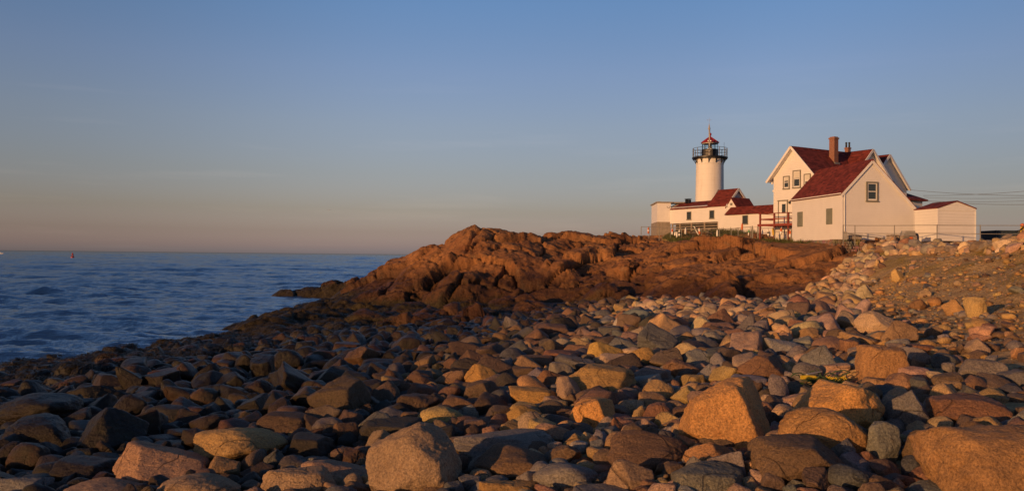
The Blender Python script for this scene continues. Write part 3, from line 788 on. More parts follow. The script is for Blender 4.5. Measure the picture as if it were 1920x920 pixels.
# flat roofed block at the end
FB = Vector((at(1232, 430, 85.1).x, 85.1, 6.9)); R77 = R(7.7)
fb = thing("pump_house", "narrow flat roofed white block on grey concrete base, seaward of the long building", "building", FB, R(-3))
zt = 5 + (481.3 - 378) / F * 85.1 - FB.z; zc = 5 + (481.3 - 415.7) / F * 85.1 - FB.z
MB().box(0, 1.42, 0, 5.0, zc, zt - 0.12).build("wall", M["white"], fb)
MB().box(-0.03, 1.42, -0.03, 5.0, -1.5, zc).build("foundation", M["concrete"], fb)
b = MB(); b.box(-0.13, 1.6, -0.13, 5.1, zt - 0.12, zt); b.box(1.6, 2.9, -0.02, 1.9, zt - 0.13, zt - 0.01); b.box(0.1, 0.5, 0.6, 1.0, zt, zt + 0.07); b.build("roof_slab", M["concrete"], fb)
MB().tube([(1.0, -0.02, zt - 0.5), (1.1, -0.03, zt - 0.62), (1.25, -0.03, zt - 0.66), (1.36, -0.02, zt - 0.45)], 0.018, 5).build("conduit", M["black"], fb)

# low covered way towards the house
cw = thing("covered_way", "low white covered way with red roof joining the house to the lighthouse building", "building", PO, RZ60)
ce, cr_ = 9.2 - G0, 9.86 - G0
MB().prism([(0.56, -0.55, -0.6), (8.0, -0.55, -0.6), (8.0, -0.55, ce), (0.56, -0.55, ce)], (0, 0.5, 0)).build("wall", M["siding"], cw)
MB().slab([(0.54, -0.78, ce - 0.08), (8.0, -0.78, ce - 0.08), (8.0, 0.02, cr_), (0.62, 0.02, cr_)], 0.09).build("roof", M["roof"], cw)
MB().box(0.58, 8.0, -0.58, -0.552, ce - 0.20, ce - 0.06).build("eave_trim", M["white"], cw)
u = min(np.linspace(1, 7.5, 300), key=lambda u: abs(project(PO + Vector((0.5 * u - 0.476, -0.866 * u - 0.275, 0)))[0] - 1397.5))
window(cw, 'x', float(u), ce - 0.64, 0.58, 0.72, -0.55, -1, fw=0.045, sash=False)
MB().box(7.95, 8.05, -1.9, 0.0, ce - 0.2, ce + 0.55).build("end_wall", M["siding"], cw)

# --- the house: x along the facade towards us, y along the ridge
HO = Vector((22.8, 70.0, 6.6)); hz = HO.z
hs = thing("house", "tall white house with steep red cross gabled roofs and two chimneys", "house", HO, RZ60)
he, hr, hx = 12.2 - hz, 14.5 - hz, 2.15
b = MB(); gable_body(b, 0, 4.3, 0, 10.2, -0.8, he, he, hr - 0.12, hx)
b.prism([(4.55, 4.04, -0.8), (4.55, 9.44, -0.8), (4.55, 9.44, hr - 2.75), (4.55, 6.74, hr - 0.14), (4.55, 4.04, hr - 2.75)], (-2.4, 0, 0))
b.prism([(4.07, 6.9, -0.8), (4.07, 12.55, -0.8), (4.07, 12.55, hr - 3.0), (4.07, 9.73, hr - 0.34), (4.07, 6.9, hr - 3.0)], (-4.2, 0, 0))
b.build("wall", M["siding"], hs)
sl = 1.07; th = 0.14
def zroof(d): return hr - sl * d
b = MB(); sf = MB()
def roof_plate(q):
    b.slab(q, 0.07); sf.slab([(x_, y_, z_ - 0.085) for x_, y_, z_ in q], 0.05)
roof_plate([(hx, -0.45, hr), (hx, 9.9, hr), (hx - 2.62, 9.9, zroof(2.62)), (hx - 2.62, -0.45, zroof(2.62))])
roof_plate([(hx, -0.451, hr), (hx, 9.9, hr), (hx + 2.55, 9.9, zroof(2.55)), (hx + 2.55, -0.451, zroof(2.55))])
for yr, xe, zr, hw, xb in ((6.74, 4.84, hr - 0.01, 3.0, 1.9), (9.73, 4.36, 14.3 - hz, 2.95, -0.4)):
    zl = zr - 1.0 * hw
    roof_plate([(xb, yr, zr), (xe, yr, zr), (xe, yr - hw, zl), (xb, yr - hw, zl)])
    roof_plate([(xb, yr, zr), (xe, yr, zr), (xe, yr + hw, zl), (xb, yr + hw, zl)])
rf_ = b.build("roof", M["roof"], hs)
sf.build("soffit", M["white"], rf_)
for s in (1, -1):
    MB().bar((hx + s * 2.64, -0.47, zroof(2.64) - 0.11), (hx, -0.47, hr - 0.09), 0.05, 0.19).build("rake_trim", M["white"], hs)
for yr, xe, zr, hw in ((6.74, 4.86, hr - 0.01, 3.0), (9.73, 4.38, 14.3 - hz, 2.95)):
    for s in (1, -1): MB().bar((xe, yr + s * hw, zr - hw - 0.11), (xe, yr, zr - 0.09), 0.05, 0.20).build("rake_trim", M["white"], hs)
b = MB(); b.box(-0.42, -0.30, -0.40, 9.8, zroof(2.5) - 0.2, zroof(2.5) - 0.02); b.box(-0.03, 0.07, -0.03, 0.09, -0.8, he - 0.1); b.build("corner_trim", M["white"], hs)
def fx(px): return float(min(np.linspace(0.1, 4.2, 400), key=lambda u: abs(project(HO + Vector((0.5 * u, -0.866 * u, 4)))[0] - px)))
def fz(px, py):                                   # height on the facade under a photo pixel
    u = fx(px); Y = HO.y - 0.866 * u
    return at(px, py, Y).z - hz
window(hs, 'x', fx(1474.8), fz(1474.8, 342), 0.52, 0.92, 0.0, -1, blind=0.35)
window(hs, 'x', fx(1494.3), fz(1494.3, 335.5), 0.66, 1.30, 0.0, -1, blind=0.45)
window(hs, 'x', fx(1514), fz(1514, 338), 0.52, 0.92, 0.0, -1, blind=0.6)
dxx = fx(1468.5); d0 = 7.9 - hz
b = MB(); b.box(dxx - 0.43, dxx + 0.43, -0.03, -0.004, d0 + 0.02, d0 + 1.98); dr = b.build("door", M["white"], hs)
b = MB(); b.box(dxx - 0.52, dxx - 0.43, -0.06, -0.003, d0, d0 + 2.06); b.box(dxx + 0.43, dxx + 0.52, -0.06, -0.003, d0, d0 + 2.06); b.box(dxx - 0.56, dxx + 0.56, -0.08, -0.003, d0 + 2.0, d0 + 2.10); b.build("door_frame", M["trim"], dr)
MB().box(dxx - 0.10, dxx + 0.30, -0.045, -0.032, d0 + 0.95, d0 + 1.75).build("pane", M["glass"], dr)
MB().lathe([(0.03, 0), (0.05, 0.02), (0.03, 0.06)], 8, (dxx - 0.34, -0.06, d0 + 1.0)).build("handle", M["galv"], dr)
b = MB(); b.lathe([(0.05, -0.12), (0.09, -0.08), (0.09, 0.08), (0.03, 0.12)], 10, (dxx + 0.78, -0.12, d0 + 1.85)); b.build("wall_lamp", M["black"], hs, True)
for q, zz in ((0.05, he - 1.35), (-0.12, he - 0.7)): MB().lathe([(0.06, zz - 0.1), (0.1, zz - 0.02), (0.05, zz + 0.1)], 10, (-0.12, q, 0)).build("floodlight", M["foam"], hs, True)
b = MB()
cx, cy, cw_ = hx + 0.9, 3.9, 0.265
b.box(cx - cw_, cx + cw_, cy - cw_, cy + cw_, hr - 2.0, 15.30 - hz); b.box(cx - cw_ - 0.05, cx + cw_ + 0.05, cy - cw_ - 0.05, cy + cw_ + 0.05, 15.30 - hz, 15.42 - hz); b.box(cx - cw_ + 0.02, cx + cw_ - 0.02, cy - cw_ + 0.02, cy + cw_ - 0.02, 15.42 - hz, 15.50 - hz)
ch = b.build("chimney", M["brick"], hs)
MB().box(cx - cw_ - 0.08, cx + cw_ + 0.14, cy - cw_ - 0.05, cy + cw_ + 0.05, hr - 1.5, hr - 1.22).build("flashing", M["galv"], ch)
b = MB(); cx, cy = hx - 0.75, 7.9
b.box(cx - 0.18, cx + 0.18, cy - 0.18, cy + 0.18, hr - 1.6, 14.95 - hz); b.box(cx - 0.22, cx + 0.22, cy - 0.22, cy + 0.22, 14.95 - hz, 15.06 - hz)
ch = b.build("chimney", M["brick"], hs)
tag(ch, "dark brick chimney with clay pots behind the ridge")
for q in (-0.09, 0.09): MB().lathe([(0.085, 15.06 - hz), (0.07, 15.4 - hz), (0.09, 15.45 - hz), (0.08, 15.55 - hz)], 10, (cx + q, cy + q, 0)).build("chimney_pot", M["dark"], ch, True)
# hipped annex at the far end, only its roof and top wall show above the shed
b = MB(); b.box(1.2, 4.0, 12.62, 15.0, -0.6, 10.55 - hz); b.build("annex_wall", M["siding"], hs)
b = MB(); z0, z1 = 10.5 - hz, 11.35 - hz
b.add([(0.9, 12.62, z0), (4.35, 12.62, z0), (4.35, 15.35, z0), (0.9, 15.35, z0), (2.6, 12.62, z1), (2.6, 13.7, z1), (0.9, 12.62, z0 - .14), (4.35, 12.62, z0 - .14), (4.35, 15.35, z0 - .14), (0.9, 15.35, z0 - .14)],
      [(0, 4, 5, 3), (1, 2, 5, 4), (2, 3, 5), (0, 1, 4), (0, 3, 9, 6), (3, 2, 8, 9), (2, 1, 7, 8), (1, 0, 6, 7), (6, 9, 8, 7)])
b.build("annex_roof", M["roof"], hs)

# wooden deck at the door
dk = thing("wooden_deck", "red stained wooden deck with open railing at the house door", "deck", HO, RZ60)
b = MB(); b.box(-0.15, 3.5, -1.75, -0.01, d0 - 0.16, d0 - 0.02)
b.build("deck_floor", M["deckred"], dk)
for x in (0.0, 1.55, 3.05):
    MB().box(x - 0.06, x + 0.06, -1.74, -1.62, -0.8, d0 + 0.86).build("post", M["deckred"], dk)
b = MB(); b.box(-0.09, 3.14, -1.80, -1.56, d0 + 0.86, d0 + 0.91); b.box(-0.09, 0.09, -1.56, -0.02, d0 + 0.86, d0 + 0.91)
b.box(2.96, 3.14, -1.56, -0.02, d0 + 0.86, d0 + 0.91)
b.box(-0.03, 3.08, -1.70, -1.66, d0 + 0.36, d0 + 0.46); b.box(-0.02, 0.02, -1.62, -0.02, d0 + 0.36, d0 + 0.46); b.box(3.03, 3.07, -1.62, -0.02, d0 + 0.36, d0 + 0.46)
b.box(-0.20, 3.55, -1.80, -1.755, d0 - 0.2, d0 + 0.0)
b.build("railing", M["deckred"], dk)
b = MB(); b.box(1.72, 2.9, -0.10, -0.02, -0.8, d0 - 0.5); b.build("under_deck_wall", M["stone"], dk)
MB().box(2.0, 2.75, -0.13, -0.105, -0.8, d0 - 0.55).build("cellar_door", M["dark"], dk)

# --- near wing with the saltbox roof
WO = Vector((23.4, 57.0, 6.42)); wz = WO.z
wg = thing("saltbox_wing", "near white clapboard wing with long red saltbox roof and shuttered side", "building", WO, R77)
e0, zr, xr, e1, W, L = 9.73 - wz, 12.08 - wz, 2.24, 8.68 - wz, 5.63, 7.39
b = MB(); gable_body(b, 0, W, 0, L, -0.05, e0, e1, zr - 0.1, xr); b.build("wall", M["siding"], wg)
b = MB()
s0 = (zr - e0) / xr; s1 = (zr - e1) / (W - xr)
b.slab([(xr, -0.12, zr + 0.06), (xr, L + 0.12, zr + 0.06), (-0.16, L + 0.12, e0 - 0.16 * s0 + 0.06), (-0.16, -0.12, e0 - 0.16 * s0 + 0.06)], 0.11)
b.slab([(xr, -0.121, zr + 0.06), (xr, L + 0.12, zr + 0.06), (W + 0.12, L + 0.12, e1 - 0.12 * s1 + 0.06), (W + 0.12, -0.121, e1 - 0.12 * s1 + 0.06)], 0.11)
b.build("roof", M["roof"], wg)
b = MB(); b.bar((-0.12, -0.10, e0 - 0.16 * s0 - 0.10), (xr, -0.10, zr - 0.12), 0.05, 0.17); b.bar((W + 0.10, -0.10, e1 - 0.12 * s1 - 0.10), (xr, -0.10, zr - 0.12), 0.05, 0.17)
b.build("rake_trim", M["white"], wg)
b = MB(); b.box(-0.022, 0.10, -0.022, 0.10, -0.04, e0 - 0.05); b.box(W - 0.10, W + 0.022, -0.022, 0.10, -0.04, e1 - 0.06); b.box(-0.025, L * 0 + 0.0, -0.0, L, e0 - 0.17, e0 - 0.03)
b.build("corner_trim", M["white"], wg)
MB().box(-0.16, L * 0 - 0.05, -0.1, L, e0 - 0.12, e0 - 0.06).build("gutter", M["white"], wg)
MB().tube([(0.16, -0.06, 0.1), (0.16, -0.06, e0 - 0.1)], 0.035, 6).build("downpipe", M["white"], wg)
q = at(1634.9, 359, 57.3); wxl = (q.x - WO.x) / 0.991
window(wg, 'x', wxl, q.z - wz, 0.70, 1.18, 0.0, -1, fw=0.11)
for px, py in ((1500.5, 411), (1555.5, 405.5)):
    l = float(min(np.linspace(0.3, 7, 400), key=lambda l: abs(project(WO + Vector((-0.134 * l, 0.991 * l, 2)))[0] - px)))
    zc_ = at(px, py, WO.y + 0.991 * l).z - wz
    b = MB(); b.box(-0.045, -0.004, l - 0.40, l + 0.40, zc_ - 0.58, zc_ + 0.58)
    sh = b.build("shutter", M["shutter"], wg)
    b = MB()
    for k in range(4): b.box(-0.058, -0.046, l - 0.39 + k * 0.2, l - 0.21 + k * 0.2, zc_ - 0.57, zc_ + 0.57)
    for zz in (-0.4, 0.4): b.box(-0.072, -0.059, l - 0.38, l + 0.38, zc_ + zz - 0.05, zc_ + zz + 0.05)
    b.build("batten", M["shutter"], sh)
b = MB(); b.box(-0.06, W, -0.04, 0.3, -1.6, -0.05); b.box(-0.06, 0.3, 0.3, L, -1.6, -0.05); b.build("foundation", M["stone"], wg)

# --- shed
SO = Vector((28.6, 54.0, 6.27)); sz = SO.z
sd = thing("shed", "small white garden shed with shallow red roof beside the saltbox wing", "shed", SO, R77)
b = MB(); gable_body(b, 0, 2.78, 0, 2.42, 0.0, 2.21, 2.21, 2.66, 1.39); b.build("wall", M["siding_wide"], sd)
b = MB(); b.slab([(1.39, -0.06, 2.74), (1.39, 2.5, 2.74), (-0.07, 2.5, 2.24), (-0.07, -0.06, 2.24)], 0.06); b.slab([(1.39, -0.061, 2.74), (1.39, 2.5, 2.74), (2.85, 2.5, 2.24), (2.85, -0.061, 2.24)], 0.06); b.build("roof", M["roof"], sd)
b = MB()
for x in (0, 2.78): b.box(x - 0.03, x + 0.06 if x == 0 else x + 0.03, -0.025, 0.05, 0.0, 2.17)
b.box(0.06, 2.75, -0.028, -0.002, 2.06, 2.17); b.build("corner_trim", M["white"], sd)
b = MB()
for x in (0.05, 1.3, 2.55): b.box(x, x + 0.2, 0.05, 2.3, -0.25, 0.0)
b.build("skid", M["oldwood"], sd)

# --- dry stone wall and concrete cap left of the wing's gable
def wall_stones(name, label, px0, px1, Y0, ztop, h, depth, seed):
    rnd = random.Random(seed); a = at(px0, 455, Y0); c = at(px1, 455, Y0); mb = MB()
    n = 0
    z = ztop - h
    while z < ztop - 0.02:
        x = a.x; hh = rnd.uniform(0.13, 0.24)
        while x < c.x:
            w = rnd.uniform(0.16, 0.42); d = rnd.uniform(-0.05, 0.05)
            mb.box(x, x + w - 0.025, Y0 + d, Y0 + depth + d * 0.5, z, min(z + hh - 0.02, ztop)); x += w
        z += hh
    return tag(mb.build(name, M["stone"], None, bevel=0.035), label, "wall")
wall_stones("stone_wall", "low rough stone wall below the corner of the saltbox wing", 1562, 1622, 55.6, 6.35, 1.5, 0.7, 4)
q = at(1607, 450, 55.4)
tag(MB().box(q.x - 0.42, q.x + 0.36, 55.45, 56.1, 6.36, 6.66).build("concrete_block", M["concrete"], None, bevel=0.03), "grey concrete block lying on top of the rough stone wall", "block")

# ------------------------------------------------------------------ boulders
CR = np.array(CAM_ROT)
def project_np(P):
    q = (np.asarray(P, float) - np.array(CAM)) @ CR
    return 960 + F * q[:, 0] / -q[:, 2], 460 - F * q[:, 1] / -q[:, 2]
ICO = {}
def ico(level):
    if level not in ICO:
        bm = bmesh.new(); bmesh.ops.create_icosphere(bm, subdivisions=level, radius=1.0)
        bm.verts.ensure_lookup_table()
        ICO[level] = (np.array([v.co[:] for v in bm.verts], float), np.array([[v.index for v in f.verts] for f in bm.faces], np.int64))
        bm.free()
    return ICO[level]
STYLE = dict(round=(15, 5.5, 0.80, 1.02), dome=(12, 5.0, 0.85, 1.0), ang=(9, 26, 0.62, 1.0), facet=(13, 20, 0.70, 1.0), slab=(8, 18, 0.7, 1.0), box=(4, 20, 0.92, 1.1), ridge=(5, 20, 0.85, 1.05))
def rock_shape(seed, level, style, planes=None, rough=1.0):
    rg = np.random.default_rng(seed)
    n, p, lo, hi = STYLE[style]
    k = np.arange(n) + 0.5
    ph = np.arccos(1 - 2 * k / n); thh = math.pi * (1 + 5 ** 0.5) * k + rg.uniform(0, 6.28)
    N = np.stack([np.cos(thh) * np.sin(ph), np.sin(thh) * np.sin(ph), np.cos(ph)], 1) + rg.normal(0, 0.28, (n, 3))
    N /= np.linalg.norm(N, axis=1)[:, None]
    H = rg.uniform(lo, hi, n)
    if planes is not None or style in ('box', 'slab'):
        bx = np.array([(1, 0, 0), (-1, 0, 0), (0, 1, 0), (0, -1, 0), (0, 0, 1), (0, 0, -1)], float) + rg.normal(0, 0.09, (6, 3))
        bx /= np.linalg.norm(bx, axis=1)[:, None]
        N = np.concatenate([N, bx]); H = np.concatenate([H, rg.uniform(0.70, 0.82, 6) if planes is None else np.full(6, 0.98)])
    if planes is not None:
        q = np.array([a[:3] for a in planes], float); q /= np.linalg.norm(q, axis=1)[:, None]
        N = np.concatenate([N, q]); H = np.concatenate([H, [a[3] for a in planes]])
    D, Fc = ico(level)
    m = np.maximum(D @ N.T, 0) / H
    r = (m ** p).sum(1) ** (-1.0 / p)
    o = rg.uniform(0, 50, 3)
    r = r * (1 + rough * (0.08 * fbm(D * 1.4 + o, 2, seed % 97) + 0.05 * fbm(D * 3.6 + o, 4, seed % 89, 0.55) + (0.018 * fbm(D * 11 + o, 3, 7, 0.6) if level >= 5 else 0)))
    if level >= 5:                               # a few split lines in the granite
        for _ in range(2):
            nn = rg.normal(0, 1, 3); nn /= np.linalg.norm(nn); off = rg.uniform(-0.4, 0.4)
            dd = np.abs(D @ nn - off + 0.10 * fbm(D * 2.2 + o, 3, 3))
            r = r - 0.030 * np.exp(-(dd / 0.018) ** 2) * sstep(perlin(D * 1.3 + o, 9) * 2 + 0.4)
    V = D * r[:, None]
    a, b = V.min(0), V.max(0)
    return (V - (a + b) / 2) / ((b - a) / 2), Fc
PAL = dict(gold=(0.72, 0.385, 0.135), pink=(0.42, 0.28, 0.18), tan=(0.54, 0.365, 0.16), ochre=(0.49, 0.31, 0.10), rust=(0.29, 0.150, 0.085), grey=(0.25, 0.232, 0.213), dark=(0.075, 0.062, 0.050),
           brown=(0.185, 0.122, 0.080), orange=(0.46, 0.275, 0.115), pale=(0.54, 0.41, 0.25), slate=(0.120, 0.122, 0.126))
PALW = dict(gold="golden", pink="pinkish", tan="tan", ochre="ochre", rust="rust red", grey="grey", dark="dark", brown="brown", orange="orange brown", pale="pale", slate="blue grey")
STYW = dict(round="rounded", dome="domed", ang="angular", facet="faceted", slab="flat", box="blocky", ridge="ridged")

RIDGE = [(-0.32, -0.92, 0.18, 0.60), (0.82, -0.42, 0.38, 0.58), (-0.5, -0.1, 0.9, 0.86), (-0.95, 0, 0.15, 0.92)]
WEDGE = [(-0.72, -0.62, 0.30, 0.58), (0.40, -0.66, 0.62, 0.52), (0.5, 0.3, 0.8, 0.7)]
BLOCK = [(-0.15, -0.97, 0.18, 0.84), (0.94, -0.28, 0.16, 0.84), (0.05, -0.05, 1.0, 0.86), (-0.95, -0.2, 0.22, 0.88)]
SLOPE = [(-0.25, -0.85, 0.45, 0.66), (0.05, -0.1, 1.0, 0.8), (0.9, -0.3, 0.2, 0.9)]
PEAK = [(-0.75, -0.45, 0.48, 0.52), (0.72, -0.42, 0.52, 0.52), (0.0, -0.9, 0.4, 0.66), (0, 0.8, 0.5, 0.6)]
HUMP = [(0.8, -0.1, 0.55, 0.62), (-0.75, -0.3, 0.55, 0.62), (-0.1, -0.95, 0.25, 0.8)]
